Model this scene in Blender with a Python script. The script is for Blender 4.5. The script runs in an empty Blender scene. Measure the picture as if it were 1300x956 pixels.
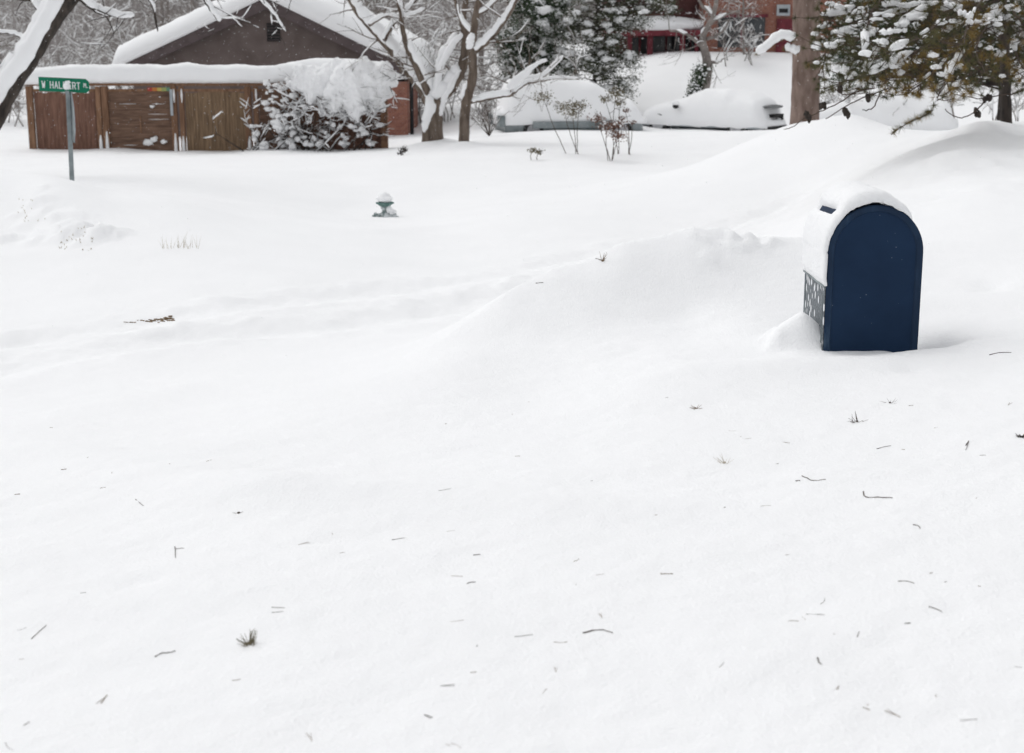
import bpy, math, random
import numpy as np
from mathutils import Vector, noise as mn
R = math.radians
sc = bpy.context.scene
col = sc.collection
V3 = lambda *a: Vector(a)

# ------------------------------------------------------------------ camera maths
CZ = 1.75                       # eye height over the snow beside the mailbox
FPX = 1805.0                    # focal length in units of a 1300 px wide frame
PITCH = math.atan((433.5-49)/FPX)
CP, SP = math.cos(PITCH), math.sin(PITCH)
def at(px, py, d):
    """point at forward distance d (metres) that is seen towards px,py"""
    u, v = (px-650)/FPX, (433.5-py)/FPX
    fw, up = CP+v*SP, -SP+v*CP
    return Vector((u*d/fw, d, CZ+up*d/fw))
def row(p): 
    y = p.y*CP+(CZ-p.z)*SP; return 433.5-FPX*((p.z-CZ)*CP+p.y*SP)/y
def ppm(d): return FPX/(d*CP+1.9*SP)      # pixels per metre, roughly

# ------------------------------------------------------------------ materials
def new_mat(name):
    m = bpy.data.materials.new(name); m.use_nodes = True
    nt = m.node_tree; b = nt.nodes['Principled BSDF']
    return m, nt, b
def nd(nt, t, **kw):
    n = nt.nodes.new(t)
    for k, v in kw.items():
        if k in n.inputs: n.inputs[k].default_value = v
        else: setattr(n, k, v)
    return n
def ramp(nt, fac, stops):
    r = nt.nodes.new('ShaderNodeValToRGB'); el = r.color_ramp.elements
    while len(el) < len(stops): el.new(0.5)
    for e, (p, c) in zip(el, stops):
        e.position = p; e.color = (*c, 1)
    nt.links.new(fac, r.inputs['Fac']); return r
def noisy(name, c1, c2, scale=4, rough=.85, stretch=(1,1,1), bump=.3, bscale=None, detail=6, dist=.02, spec=.3, stops=None):
    m, nt, b = new_mat(name)
    tc = nd(nt, 'ShaderNodeTexCoord'); mp = nd(nt, 'ShaderNodeMapping'); mp.inputs['Scale'].default_value = stretch
    nt.links.new(tc.outputs['Object'], mp.inputs['Vector'])
    n = nd(nt, 'ShaderNodeTexNoise', Scale=scale, Detail=detail)
    nt.links.new(mp.outputs['Vector'], n.inputs['Vector'])
    r = ramp(nt, n.outputs['Fac'], stops or [(.32, c1), (.68, c2)])
    nt.links.new(r.outputs['Color'], b.inputs['Base Color'])
    b.inputs['Roughness'].default_value = rough
    b.inputs['Specular IOR Level'].default_value = spec
    if bump:
        n2 = nd(nt, 'ShaderNodeTexNoise', Scale=bscale or scale*3, Detail=5)
        nt.links.new(mp.outputs['Vector'], n2.inputs['Vector'])
        bp = nd(nt, 'ShaderNodeBump', Strength=bump, Distance=dist)
        nt.links.new(n2.outputs['Fac'], bp.inputs['Height']); nt.links.new(bp.outputs['Normal'], b.inputs['Normal'])
    return m
def snow_mat(name, fine=True, c=(.925,.93,.938)):
    m, nt, b = new_mat(name)
    tc = nd(nt, 'ShaderNodeTexCoord')
    b.inputs['Roughness'].default_value = .75
    b.inputs['Specular IOR Level'].default_value = .15
    n0 = nd(nt, 'ShaderNodeTexNoise', Scale=1.1, Detail=4); nt.links.new(tc.outputs['Object'], n0.inputs['Vector'])
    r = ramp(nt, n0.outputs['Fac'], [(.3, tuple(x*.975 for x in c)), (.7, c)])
    nt.links.new(r.outputs['Color'], b.inputs['Base Color'])
    if fine:
        n1 = nd(nt, 'ShaderNodeTexNoise', Scale=9, Detail=8, Roughness=.62); nt.links.new(tc.outputs['Object'], n1.inputs['Vector'])
        n2 = nd(nt, 'ShaderNodeTexNoise', Scale=80, Detail=4); nt.links.new(tc.outputs['Object'], n2.inputs['Vector'])
        b1 = nd(nt, 'ShaderNodeBump', Strength=.2, Distance=.05); b2 = nd(nt, 'ShaderNodeBump', Strength=.55, Distance=.008)
        nt.links.new(n1.outputs['Fac'], b1.inputs['Height']); nt.links.new(n2.outputs['Fac'], b2.inputs['Height'])
        nt.links.new(b1.outputs['Normal'], b2.inputs['Normal']); nt.links.new(b2.outputs['Normal'], b.inputs['Normal'])
    return m
M = {}
M['ground'] = snow_mat('snow_field')
M['snow'] = snow_mat('settled_snow')
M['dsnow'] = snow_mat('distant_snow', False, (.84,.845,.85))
M['bark'] = noisy('grey_brown_bark', (.075,.055,.042), (.19,.15,.12), 9, stretch=(1,1,.25), bump=.8)
M['darkbark'] = noisy('dark_bark', (.022,.018,.016), (.075,.06,.05), 9, stretch=(1,1,.3), bump=.8)
M['farbark'] = noisy('hazy_far_bark', (.27,.25,.24), (.42,.395,.385), 5, bump=0)  # air haze painted in as a much paler bark colour
M['midbark'] = noisy('haze_tinted_bark', (.16,.14,.13), (.29,.26,.24), 5, bump=0)  # bark colour lightened part-way to stand in for haze
M['pinebark'] = noisy('pine_bark', (.13,.088,.07), (.27,.2,.17), 7, stretch=(1,1,.35), bump=1, bscale=16, dist=.05)
M['twig'] = noisy('twig', (.035,.026,.022), (.11,.08,.06), 20, bump=0)
M['deadneedle'] = noisy('dead_needle', (.13,.085,.05), (.24,.17,.10), 30, bump=0)
M['fence'] = noisy('weathered_brown_boards', (.12,.066,.046), (.25,.145,.10), 3, stretch=(7,7,.8), bump=.5)
M['fence_h'] = noisy('weathered_horizontal_boards', (.10,.060,.043), (.225,.138,.096), 3, stretch=(.8,7,9), bump=.5)
M['fence_y'] = noisy('yellowed_boards', (.12,.08,.050), (.27,.18,.11), 3, stretch=(9,7,.6), bump=.5)
M['fence_r'] = noisy('damp_red_brown_boards', (.125,.066,.047), (.23,.125,.09), 3, stretch=(7,7,.8), bump=.5)
M['post'] = noisy('cedar_post', (.14,.075,.045), (.27,.155,.095), 4, stretch=(4,4,.6), bump=.5)
M['stucco'] = noisy('taupe_siding', (.118,.092,.085), (.162,.130,.122), 2.2, stretch=(1,1,1), bump=.5, bscale=60, dist=.01)
M['trim'] = noisy('dark_trim', (.085,.065,.066), (.12,.095,.096), 3, bump=.1)
M['black'] = noisy('dark_void', (.012,.012,.013), (.03,.028,.028), 3, bump=0)
M['glass'] = noisy('dark_window_glass', (.025,.03,.034), (.06,.065,.07), 2, bump=0, rough=.12, spec=.5)
M['red'] = noisy('barn_red_paint', (.10,.014,.022), (.19,.032,.045), 3, bump=.2, rough=.6)
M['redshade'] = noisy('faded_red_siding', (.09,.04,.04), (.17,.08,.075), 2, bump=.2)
M['steel'] = noisy('galvanised_steel', (.16,.19,.20), (.30,.34,.35), 6, bump=.1, rough=.5)
M['signgreen'] = noisy('sign_green', (.0,.135,.072), (.0,.175,.095), 4, bump=0, rough=.45)
M['white'] = noisy('white_lettering', (.72,.74,.74), (.82,.84,.84), 9, bump=0, rough=.5)
M['signred'] = noisy('sign_red', (.3,.01,.015), (.4,.02,.02), 4, bump=0, rough=.5)
M['hydrant'] = noisy('frosted_green_iron', (.05,.12,.11), (.30,.34,.34), 16, bump=.4, stops=[(.35,(.12,.17,.165)),(.47,(.27,.32,.32)),(.58,(.65,.68,.69))])
M['hydrantgreen'] = noisy('green_iron', (.07,.15,.135), (.16,.25,.235), 20, bump=.3)
M['carpaint'] = noisy('silver_blue_paint', (.30,.34,.37), (.45,.48,.5), 3, bump=0, rough=.3, spec=.5)
M['vanpaint'] = noisy('grey_green_paint', (.14,.17,.175), (.26,.29,.30), 3, bump=0, rough=.35, spec=.5)
M['tyre'] = noisy('tyre_rubber', (.015,.015,.016), (.035,.035,.036), 9, bump=.1)
M['rim'] = noisy('rim_alloy', (.3,.3,.31), (.5,.5,.52), 9, bump=0, rough=.4)
M['leaf'] = noisy('evergreen_leaf', (.018,.035,.016), (.06,.095,.04), 5, bump=0, rough=.55)
M['leaf2'] = noisy('dull_evergreen_leaf', (.035,.045,.025), (.09,.10,.055), 5, bump=0, rough=.55)
M['needle'] = noisy('pine_needle', (.035,.040,.016), (.125,.115,.045), 3, bump=0, rough=.6)
M['ochre'] = noisy('ochre_needle', (.13,.088,.024), (.26,.175,.05), 6, bump=0, rough=.6)
M['dryleaf'] = noisy('dry_red_brown_leaf', (.10,.045,.035), (.24,.14,.10), 14, bump=0)
M['drygreen'] = noisy('dry_green_brown_leaf', (.09,.085,.05), (.24,.20,.13), 14, bump=0)
M['cone'] = noisy('cone_scale', (.022,.018,.016), (.07,.055,.045), 40, bump=.6)
M['drygrass'] = noisy('dead_grass', (.38,.33,.25), (.6,.55,.46), 10, bump=0)

def brick_mat():
    m, nt, b = new_mat('red_brick')
    tc = nd(nt, 'ShaderNodeTexCoord'); mp = nd(nt, 'ShaderNodeMapping'); mp.inputs['Rotation'].default_value = (R(90),0,0)
    nt.links.new(tc.outputs['Object'], mp.inputs['Vector'])
    br = nd(nt, 'ShaderNodeTexBrick', Scale=4.5); br.inputs['Color1'].default_value = (.22,.075,.05,1); br.inputs['Color2'].default_value = (.30,.12,.075,1)
    br.inputs['Mortar'].default_value = (.32,.28,.26,1); br.inputs['Mortar Size'].default_value = .012
    nt.links.new(mp.outputs['Vector'], br.inputs['Vector']); nt.links.new(br.outputs['Color'], b.inputs['Base Color'])
    b.inputs['Roughness'].default_value = .9; return m
M['brick'] = brick_mat()
def mailbox_mat():
    # navy paint with faint scuffs and pin-head flakes of snow
    m, nt, b = new_mat('navy_mailbox_paint')
    tc = nd(nt, 'ShaderNodeTexCoord')
    n = nd(nt, 'ShaderNodeTexNoise', Scale=3.5, Detail=8); nt.links.new(tc.outputs['Object'], n.inputs['Vector'])
    r = ramp(nt, n.outputs['Fac'], [(.3, (.0060,.0210,.054)), (.7, (.0095,.0290,.070))])
    vo = nd(nt, 'ShaderNodeTexVoronoi', Scale=26); nt.links.new(tc.outputs['Object'], vo.inputs['Vector'])
    r2 = ramp(nt, vo.outputs['Distance'], [(.05, (.32,.32,.32)), (.075, (0,0,0))])
    n3 = nd(nt, 'ShaderNodeTexNoise', Scale=7); nt.links.new(tc.outputs['Object'], n3.inputs['Vector'])
    r3 = ramp(nt, n3.outputs['Fac'], [(.5, (0,0,0)), (.62, (1,1,1))])
    mu = nd(nt, 'ShaderNodeMath', operation='MULTIPLY'); nt.links.new(r2.outputs['Color'], mu.inputs[0]); nt.links.new(r3.outputs['Color'], mu.inputs[1])
    mx = nd(nt, 'ShaderNodeMixRGB'); nt.links.new(mu.outputs[0], mx.inputs['Fac']); nt.links.new(r.outputs['Color'], mx.inputs['Color1']); mx.inputs['Color2'].default_value = (.55,.6,.65,1)
    nt.links.new(mx.outputs['Color'], b.inputs['Base Color'])
    b.inputs['Roughness'].default_value = .55; b.inputs['Specular IOR Level'].default_value = .14
    n2 = nd(nt, 'ShaderNodeTexNoise', Scale=220, Detail=2); nt.links.new(tc.outputs['Object'], n2.inputs['Vector'])
    bp = nd(nt, 'ShaderNodeBump', Strength=.12, Distance=.004); nt.links.new(n2.outputs['Fac'], bp.inputs['Height']); nt.links.new(bp.outputs['Normal'], b.inputs['Normal'])
    return m
M['navy'] = mailbox_mat()
M['navyrim'] = noisy('scuffed_highlit_navy_rim', (.006,.022,.060), (.03,.06,.11), 11, stretch=(1,1,.35), bump=.2, rough=.5, spec=.2, stops=[(.45,(.0065,.022,.053)),(.62,(.011,.032,.072)),(.75,(.05,.085,.13))])  # scuffs, plus a lighter tone that paints in the rim's edge highlight
def frost_mat():
    m, nt, b = new_mat('frosted_panel')
    tc = nd(nt, 'ShaderNodeTexCoord'); mp = nd(nt, 'ShaderNodeMapping'); mp.inputs['Scale'].default_value = (1,1,.55)
    nt.links.new(tc.outputs['Object'], mp.inputs['Vector'])
    n = nd(nt, 'ShaderNodeTexVoronoi', Scale=24); n.inputs['Randomness'].default_value = 1; nt.links.new(mp.outputs['Vector'], n.inputs['Vector'])
    n2 = nd(nt, 'ShaderNodeTexNoise', Scale=70, Detail=4); nt.links.new(tc.outputs['Object'], n2.inputs['Vector'])
    base = ramp(nt, n2.outputs['Fac'], [(.35, (.085,.10,.115)), (.65, (.20,.22,.235))])
    bl = ramp(nt, n.outputs['Distance'], [(.27, (1,1,1)), (.36, (0,0,0))])
    mx = nd(nt, 'ShaderNodeMixRGB'); nt.links.new(bl.outputs['Color'], mx.inputs['Fac']); nt.links.new(base.outputs['Color'], mx.inputs['Color1']); mx.inputs['Color2'].default_value = (.85,.86,.88,1)
    nt.links.new(mx.outputs['Color'], b.inputs['Base Color']); b.inputs['Roughness'].default_value = .7
    bp = nd(nt, 'ShaderNodeBump', Strength=.8, Distance=.01); nt.links.new(bl.outputs['Color'], bp.inputs['Height']); nt.links.new(bp.outputs['Normal'], b.inputs['Normal'])
    return m
M['frost'] = frost_mat()

# ------------------------------------------------------------------ mesh builder
def ico(n):
    import bmesh
    bm = bmesh.new(); bmesh.ops.create_icosphere(bm, subdivisions=n, radius=1)
    v = np.array([x.co[:] for x in bm.verts]); f = [tuple(q.index for q in t.verts) for t in bm.faces]; bm.free(); return v, f
ICO = {n: ico(n) for n in (1,2,3)}
class MB:
    def __init__(s): s.v = []; s.f = []
    def add(s, vs, fs):
        o = len(s.v); s.v.extend(tuple(v) for v in vs); s.f.extend(tuple(i+o for i in f) for f in fs)
    def quad(s, a, b, c, d): s.add((a,b,c,d), ((0,1,2,3),))
    def tri(s, a, b, c): s.add((a,b,c), ((0,1,2),))
    def box(s, x0, x1, y0, y1, z0, z1):
        s.add([(x0,y0,z0),(x1,y0,z0),(x1,y1,z0),(x0,y1,z0),(x0,y0,z1),(x1,y0,z1),(x1,y1,z1),(x0,y1,z1)],
              [(0,3,2,1),(4,5,6,7),(0,1,5,4),(1,2,6,5),(2,3,7,6),(3,0,4,7)])
    def tube(s, pts, rad, n=6, cap=True, sq=1.0):
        """swept tube; sq flattens it vertically"""
        k = len(pts); o = len(s.v); pts = [Vector(p) for p in pts]
        for i, p in enumerate(pts):
            t = (pts[min(i+1,k-1)]-pts[max(i-1,0)]); t = t.normalized() if t.length > 1e-9 else V3(0,0,1)
            ref = V3(0,1,0) if abs(t.y) < .9 else V3(1,0,0)
            a = t.cross(ref).normalized(); b = t.cross(a)
            r = rad[i] if hasattr(rad, '__len__') else rad
            for j in range(n):
                q = 2*math.pi*j/n; w = a*(math.cos(q)*r)+b*(math.sin(q)*r); s.v.append((p.x+w.x, p.y+w.y, p.z+w.z*sq))
        for i in range(k-1):
            for j in range(n):
                j2 = (j+1) % n; s.f.append((o+i*n+j, o+i*n+j2, o+(i+1)*n+j2, o+(i+1)*n+j))
        if cap and n > 3:
            s.f.append(tuple(o+j for j in range(n))[::-1]); s.f.append(tuple(o+(k-1)*n+j for j in range(n)))
    def loft(s, rings, close=True, caps=True):
        o = len(s.v); n = len(rings[0])
        for r in rings: s.v.extend(tuple(p) for p in r)
        for i in range(len(rings)-1):
            for j in range(n if close else n-1):
                j2 = (j+1) % n; s.f.append((o+i*n+j, o+i*n+j2, o+(i+1)*n+j2, o+(i+1)*n+j))
        if caps and close:
            s.f.append(tuple(o+j for j in range(n))[::-1]); s.f.append(tuple(o+(len(rings)-1)*n+j for j in range(n)))
    def blob(s, c, r, sub=2, amp=.25, fr=1.6, seed=None):
        v, f = ICO[sub]; sd = random.random()*100 if seed is None else seed
        r = r if hasattr(r, '__len__') else (r,r,r)
        out = []
        for p in v:
            k = 1+amp*mn.noise(V3(p[0]*fr+sd, p[1]*fr, p[2]*fr)); out.append((c[0]+p[0]*r[0]*k, c[1]+p[1]*r[1]*k, c[2]+p[2]*r[2]*k))
        s.add(out, f)
    def lathe(s, c, prof, n=20):
        s.loft([[(c[0]+r*math.cos(2*math.pi*j/n), c[1]+r*math.sin(2*math.pi*j/n), c[2]+z) for j in range(n)] for r, z in prof])
    def build(s, name, mat, parent=None, smooth=False, remesh=None):
        if parent is not None and parent.get('_o') is not None: ox, oy, oz = parent['_o']
        else: ox = oy = oz = 0
        me = bpy.data.meshes.new(name)
        a = np.array(s.v, dtype=float).reshape(-1,3)-np.array([ox,oy,oz])
        me.from_pydata(a.tolist(), [], s.f)
        me.materials.append(mat)
        if smooth: me.polygons.foreach_set('use_smooth', [True]*len(me.polygons))
        me.update()
        o = bpy.data.objects.new(name, me); col.objects.link(o)
        if parent is not None: o.parent = parent; o['_o'] = list(parent['_o']) if parent.get('_o') is not None else [0,0,0]
        if remesh:
            m = o.modifiers.new('merge', 'REMESH'); m.mode = 'VOXEL'; m.voxel_size = remesh; m.use_smooth_shade = True
            m2 = o.modifiers.new('soften', 'SMOOTH'); m2.iterations = 9; m2.factor = .5
        return o
def tag(o, label=None, cat=None, group=None, kind=None):
    if label: o['label'] = label
    if cat: o['category'] = cat
    if group: o['group'] = group
    if kind: o['kind'] = kind
    return o
def thing(name, loc, label, cat, group=None, rz=0, local=False):
    """an Empty at the thing's base; parts are authored in world space unless local"""
    o = bpy.data.objects.new(name, None); col.objects.link(o); o.location = loc; o.rotation_euler.z = rz
    o.empty_display_size = .2
    o['_o'] = [0.0,0.0,0.0] if local else [float(loc[0]),float(loc[1]),float(loc[2])]
    return tag(o, label, cat, group)
def copy_tree(o, parent=None):
    c = o.copy(); col.objects.link(c); c.parent = parent
    for ch in o.children: copy_tree(ch, c)
    return c

# ------------------------------------------------------------------ terrain
ctl = []
def cp(px, py, d): p = at(px,py,d); ctl.append((p.x,p.y,p.z))
def cz(px, d, z): p = at(px,200,d); ctl.append((p.x,d,z))
for px, d, z in [(-300,3,.02),(200,3,.08),(650,3,.10),(1100,3,.12),(1600,3,.15), (-400,5,-.2),(0,5,-.10),(330,5,-.04),(650,5,.02),(1000,5,.07),(1300,5,.12),(1700,5,.2),
    (-300,8,-.5),(0,8,-.42),(300,8,-.34),(540,7.6,-.16),(850,8,-.02),(880,9,-.0),(1110,7.9,0),(1110,9,.03),(1300,8,.08),(1600,8,.25),
    (0,11,-.66),(300,11,-.64),(650,11.4,-.55),(880,11.8,-.42),(1110,11,.12),(1300,11,.24),(1650,11,.4),(540,10.4,-.46),(700,11,-.46),
    (-300,14,-.7),(0,14,-.7),(400,14,-.70),(800,14.5,-.62),(1000,14,-.28),(1100,14,.06),(1180,14,.22),(1245,12.5,.31),(1250,14.3,.40),(1320,14,.42),(1600,14,.5),(1150,17.5,.30),(1235,16.3,.47),(1320,16.5,.45),
    (650,20,-.72),(400,20,-.72),(900,19,-.62),(1000,20,-.4),(-500,20,-.5),
    (0,30,-.95),(500,29,-.93),(900,29,-.83),(1020,29,-.7),(-500,30,-.9),(1500,28,.3),(1180,27,-.35),(1300,27,-.1),
    (-600,38,-1.1),(40,38,-1.12),(250,38,-1.12),(490,37.5,-1.08),(1300,40,-.6),(1100,36,-.75),
    (650,46,-1.02),(800,46,-1.0),(900,46,-1.0),(980,46,-.98),(1110,47,-.9),(1300,50,-.2),(1600,50,.3),
    (850,52,.82),(950,52,.84),(1040,52,.8),(740,53,.2),(650,54,-.4),(400,56,-1.1),(0,56,-1.1),(-800,60,-1),(850,47.6,-.85),(950,47.6,-.85),(1040,47.8,-.8),
    (1600,62,1.4),(950,60,1.0),(700,70,1),(300,80,-.4),(-500,90,0),(1500,90,2),(200,130,1.5),(1200,130,2.5),(-1500,130,1),(2500,130,2.5),
    (-4000,8,-.6),(5000,8,.8),(-2500,30,-1),(3500,30,1)]: cz(px,d,z)
for x, y, z in [(-6,-6,0),(0,-6,.1),(6,-6,.3),(-14,0,-.4),(14,0,.6),(0,0,.1),(0,-60,.4),(-60,-40,0),(60,-40,1)]: ctl.append((x,y,z))
for p in [(580,426,8.9),(640,392,9.2),(700,365,9.6),(790,337,10.0),(880,319,10.3),(990,326,10.5),(1060,315,10.8),
          (700,432,8.6),(640,450,8.4),(800,385,9.2),
          (1080,142,24),(1040,152,25),(1130,158,24),(1175,166,22),(1245,152,19),(1290,172,18.5),(1340,188,18),(1205,170,19),(1020,163,27),
          (900,166,41),(800,167,41),(700,171,40),(620,175,39),(1000,164,38)]: cp(*p)
# drifts of the far corner by the sign
for p in [(-60,205,19.5),(0,221,19),(60,228,18.0),(130,246,18.5),(200,252,18.5),(91,243,21.5),(0,226,22.5),(200,236,25),(489,276.5,23.2),(440,272,23.6),(540,272,23.6),(240,262,18.2),(-60,262,17.2),(20,258,17.6),(0,320,15.6),(110,322,15.4),(250,320,15.4),(60,270,17),(330,290,17.5)]: cp(*p)
ctl = np.array(ctl)
def _tps(pts, z, lam=.004):
    # work in a log-depth space so the detail scale grows with distance
    d = np.linalg.norm(pts[:,None]-pts[None], axis=2); K = np.where(d > 0, d*d*np.log(d+1e-12), 0)+lam*np.eye(len(pts))
    P = np.c_[np.ones(len(pts)), pts]; n = len(pts)
    A = np.zeros((n+3, n+3)); A[:n,:n] = K; A[:n,n:] = P; A[n:,:n] = P.T
    return np.linalg.solve(A, np.r_[z, np.zeros(3)])
def warp(x, y):
    q = np.log(np.maximum(y, -2)+5.0)*4; w = np.maximum(y, 0)+3.0
    xx = x/w; return np.c_[np.sign(xx)*np.log1p(np.abs(xx)*2)*5, q]
cpw = warp(ctl[:,0], ctl[:,1]); tw = _tps(cpw, ctl[:,2])
def base_h(x, y):
    p = warp(x, y); out = np.empty(len(p))
    for i in range(0, len(p), 20000):
        q = p[i:i+20000]; d = np.linalg.norm(q[:,None]-cpw[None], axis=2)
        out[i:i+20000] = np.where(d > 0, d*d*np.log(d+1e-12), 0) @ tw[:-3] + tw[-3] + q @ tw[-2:]
    return np.clip(out, -1.3, 4)
rs = np.random.RandomState(7); TAB = rs.rand(256,256)
def vn(x, y):
    xi = np.floor(x).astype(int); yi = np.floor(y).astype(int); fx = x-xi; fy = y-yi
    fx = fx*fx*fx*(fx*(fx*6-15)+10); fy = fy*fy*fy*(fy*(fy*6-15)+10)
    a = TAB[xi%256, yi%256]; b = TAB[(xi+1)%256, yi%256]; c = TAB[xi%256, (yi+1)%256]; d = TAB[(xi+1)%256, (yi+1)%256]
    return (a*(1-fx)+b*fx)*(1-fy)+(c*(1-fx)+d*fx)*fy-.5
def fbm(x, y, o=4):
    s = 0; a = 1
    for i in range(o): s = s+a*vn(x*2**i+17.3*i, y*2**i+5.1*i); a *= .5
    return s
def seg_dist(x, y, a, b):
    ax, ay = a; bx, by = b; L = math.hypot(bx-ax, by-ay); ux, uy = (bx-ax)/L, (by-ay)/L
    t = (x-ax)*ux+(y-ay)*uy; n = -(x-ax)*uy+(y-ay)*ux; return t, n, L
def gauss(x, y, p, rx, ry, rot=0):
    dx, dy = x-p[0], y-p[1]; c, s = math.cos(rot), math.sin(rot); a = dx*c+dy*s; b = -dx*s+dy*c
    return np.exp(-(a/rx)**2-(b/ry)**2)
RUT = [(at(-40,452,11.0), at(220,409,12.2), at(420,384,13.4), at(780,331,16.4), at(1000,291,19.5)),
       (at(-40,498,9.8), at(220,440,11.2), at(430,420,11.9), at(700,360,14.4), at(880,318,16.8))]
LUMPS = []
rl = random.Random(5)
for (px, py, d, r, h) in [(905,318,10.4,.11,.07),(925,322,10.35,.08,.06),(940,330,10.2,.07,.05),(962,326,10.3,.07,.10),(950,338,10.2,.10,.04),(890,330,10.1,.08,.04),(975,332,10.3,.1,.04),(912,345,9.9,.07,.03)]:
    p = at(px,py,d); 
    for k in range(3): LUMPS.append((p.x+rl.uniform(-.09,.09),p.y+rl.uniform(-.08,.08),r*rl.uniform(.5,1.0),h*rl.uniform(.2,.45)))
for (px, py, d) in [(35,275,16.9),(50,283,16.7),(25,282,16.6),(90,300,16.2),(100,310,16.0),(112,317,15.9),(80,296,16.4),(60,255,17.6),(130,300,16.2)]:
    p = at(px,py,d)
    for k in range(4): LUMPS.append((p.x+rl.uniform(-.3,.3), p.y+rl.uniform(-.4,.4), rl.uniform(.08,.2), rl.uniform(.015,.055)))
PRINTS = [(1262,306,9.6),(1278,314,9.5),(1262,318,9.4),(1120,224,15.2),(1108,232,14.9),(1205,210,13.5),(1220,214,13.4),(1185,206,13.9),
          (1150,470,7.4),(800,450,8.3),(785,458,8.2),(180,740,4.5)]
BASES = [(at(545,170,36.4).x,36.4,.75),(at(588,176,35.6).x,35.6,.5),(at(560,172,36.9).x,36.9,.5)]
DRIFT = [(p.x,p.y,a) for p, a in ((at(520,450,8.6),.0),(at(585,424,8.9),.03),(at(640,392,9.2),.07),(at(700,366,9.6),.10),(at(790,339,10.0),.13),(at(880,322,10.3),.15),(at(985,329,10.5),.11),(at(1040,326,10.7),.05),(at(1085,330,10.8),.0))]
MBX = at(1110,444,8.0)
MBX_X0 = at(1049,380,8.0).x; MBX_X1 = at(1170,345,8.0).x
def H(x, y):
    x = np.atleast_1d(np.asarray(x, float)); y = np.atleast_1d(np.asarray(y, float))
    h = base_h(x, y)
    near = np.clip((45-y)/30, .0, 1)
    h = h+.10*fbm(x*.35+3, y*.35, 3)*np.clip((y-3)/8, .15, 1)+.022*fbm(x*1.1, y*1.1+9, 3)*near
    # wind ripples and crusted texture, stronger close up
    h = h+.011*fbm((x*.8+y*.5)*3, (y*.8-x*.4)*5, 4)*np.clip((14-y)/8,.2,1)+.004*fbm(x*14, y*14, 3)*np.clip((11-y)/5,0,1)
    # old lumpy ploughed snow on the right-hand bank
    bk = np.exp(-((x-6.2)/2.6)**2-((y-16.5)/4.0)**2); h = h+bk*(.05*fbm(x*.9+4,y*.9,3)+.07*fbm(x*2.6,y*1.6+2,3))
    # wheel ruts along the street
    for k, L in enumerate(RUT):
        best = np.full(x.shape, 9.0); sgn = np.zeros(x.shape)
        for a, b in zip(L[:-1], L[1:]):
            t, n, ln = seg_dist(x, y, (a.x,a.y), (b.x,b.y)); tt = np.clip(t, 0, ln)
            dd = np.hypot(t-tt, n); m = dd < best; best[m] = dd[m]; sgn[m] = n[m]
        wob = .5+.5*fbm(x*.9+k*7, y*.9, 2)
        h = h-(.02+.045*wob)*np.exp(-(best/.24)**2)+.013*np.exp(-((best-.42)/.2)**2)*(1+2*fbm(x*4,y*4,2))
        h = h+.022*fbm(x*5+k, y*5, 3)*np.exp(-(best/.6)**2)
    # wind-cut drift running away from the mailbox: steep lee on the street side, scooped face towards us
    best = np.full(x.shape, 99.0); sg = np.zeros(x.shape); am = np.zeros(x.shape); cum = 0
    for i, (a, b) in enumerate(zip(DRIFT[:-1], DRIFT[1:])):
        t, n, ln = seg_dist(x, y, (a[0],a[1]), (b[0],b[1])); tt = np.clip(t, 0, ln); dd = np.hypot(t-tt, n); m = dd < best
        best[m] = dd[m]; sg[m] = np.sign(n[m]); f = tt/ln; am[m] = (a[2]*(1-f)+b[2]*f)[m]
    wv = best*(1+.35*fbm(x*1.6,y*1.6,2))
    h = h+np.where(sg > 0, am*1.35*np.exp(-(wv/.30)**1.15), am*1.35*(np.exp(-(wv/.50)**1.1)-.45*np.exp(-((wv-.85)/.55)**2)))
    # churned edge of the drift beyond the mailbox
    for (lx, ly, r, hh) in LUMPS: h = h+hh*np.exp(-(((x-lx)**2+(y-ly)**2)/(r*r)*(1+.8*fbm(x*9,y*9,2)))**1.5)
    for (px, py, d) in PRINTS:
        p = at(px,py,d); r = .05+.006*d; q = ((x-p.x)**2+(y-p.y)**2)/(r*r); h = h-.022*np.exp(-q**1.2)*(1+1.6*fbm(x*5,y*5,2))
    # drift pushed against the front of the mailbox, hollow at its other side
    pk = (MBX_X0-.10, 8.16)
    r1 = np.hypot((x-pk[0])/1.0, (y-pk[1])/1.1)
    r1 = r1*(1+.45*fbm(x*7,y*7,3)); h = h+.20*np.clip(1-r1/.23, 0, 1)**.9*(x < MBX_X0+.06)*np.clip((y-8.0)/.10,0,1)
    h = h-.20*gauss(x, y, (MBX_X1+.10, 8.26), .17, .36)
    h = h+.06*gauss(x, y, (MBX_X1+.20, 7.80), .35, .10)
    h = h+.05*gauss(x, y, (MBX_X1-.9, 7.55), .5, .22)
    h = h+.04*gauss(x, y, (MBX_X1-.2, 7.62), .5, .16)
    for (bx, by, br) in BASES: h = h+.13*np.exp(-((x-bx)**2+(y-by)**2)/br**2)
    # low crests in the foreground
    a = at(60,590,6.6); b = at(300,640,5.6)
    t, n, ln = seg_dist(x, y, (a.x,a.y), (b.x,b.y)); h = h+.06*np.exp(-(n/.30)**2)*np.exp(-(np.clip(np.abs(t-ln/2)-ln*.6,0,9)/.5)**2)
    a = at(330,660,5.6); b = at(760,690,5.1)
    t, n, ln = seg_dist(x, y, (a.x,a.y), (b.x,b.y)); h = h+.03*np.exp(-(n/.2)**2)*np.exp(-(np.clip(np.abs(t-ln/2)-ln*.5,0,9)/.4)**2)
    return h
def h1(x, y): return float(H(x, y)[0])
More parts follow.
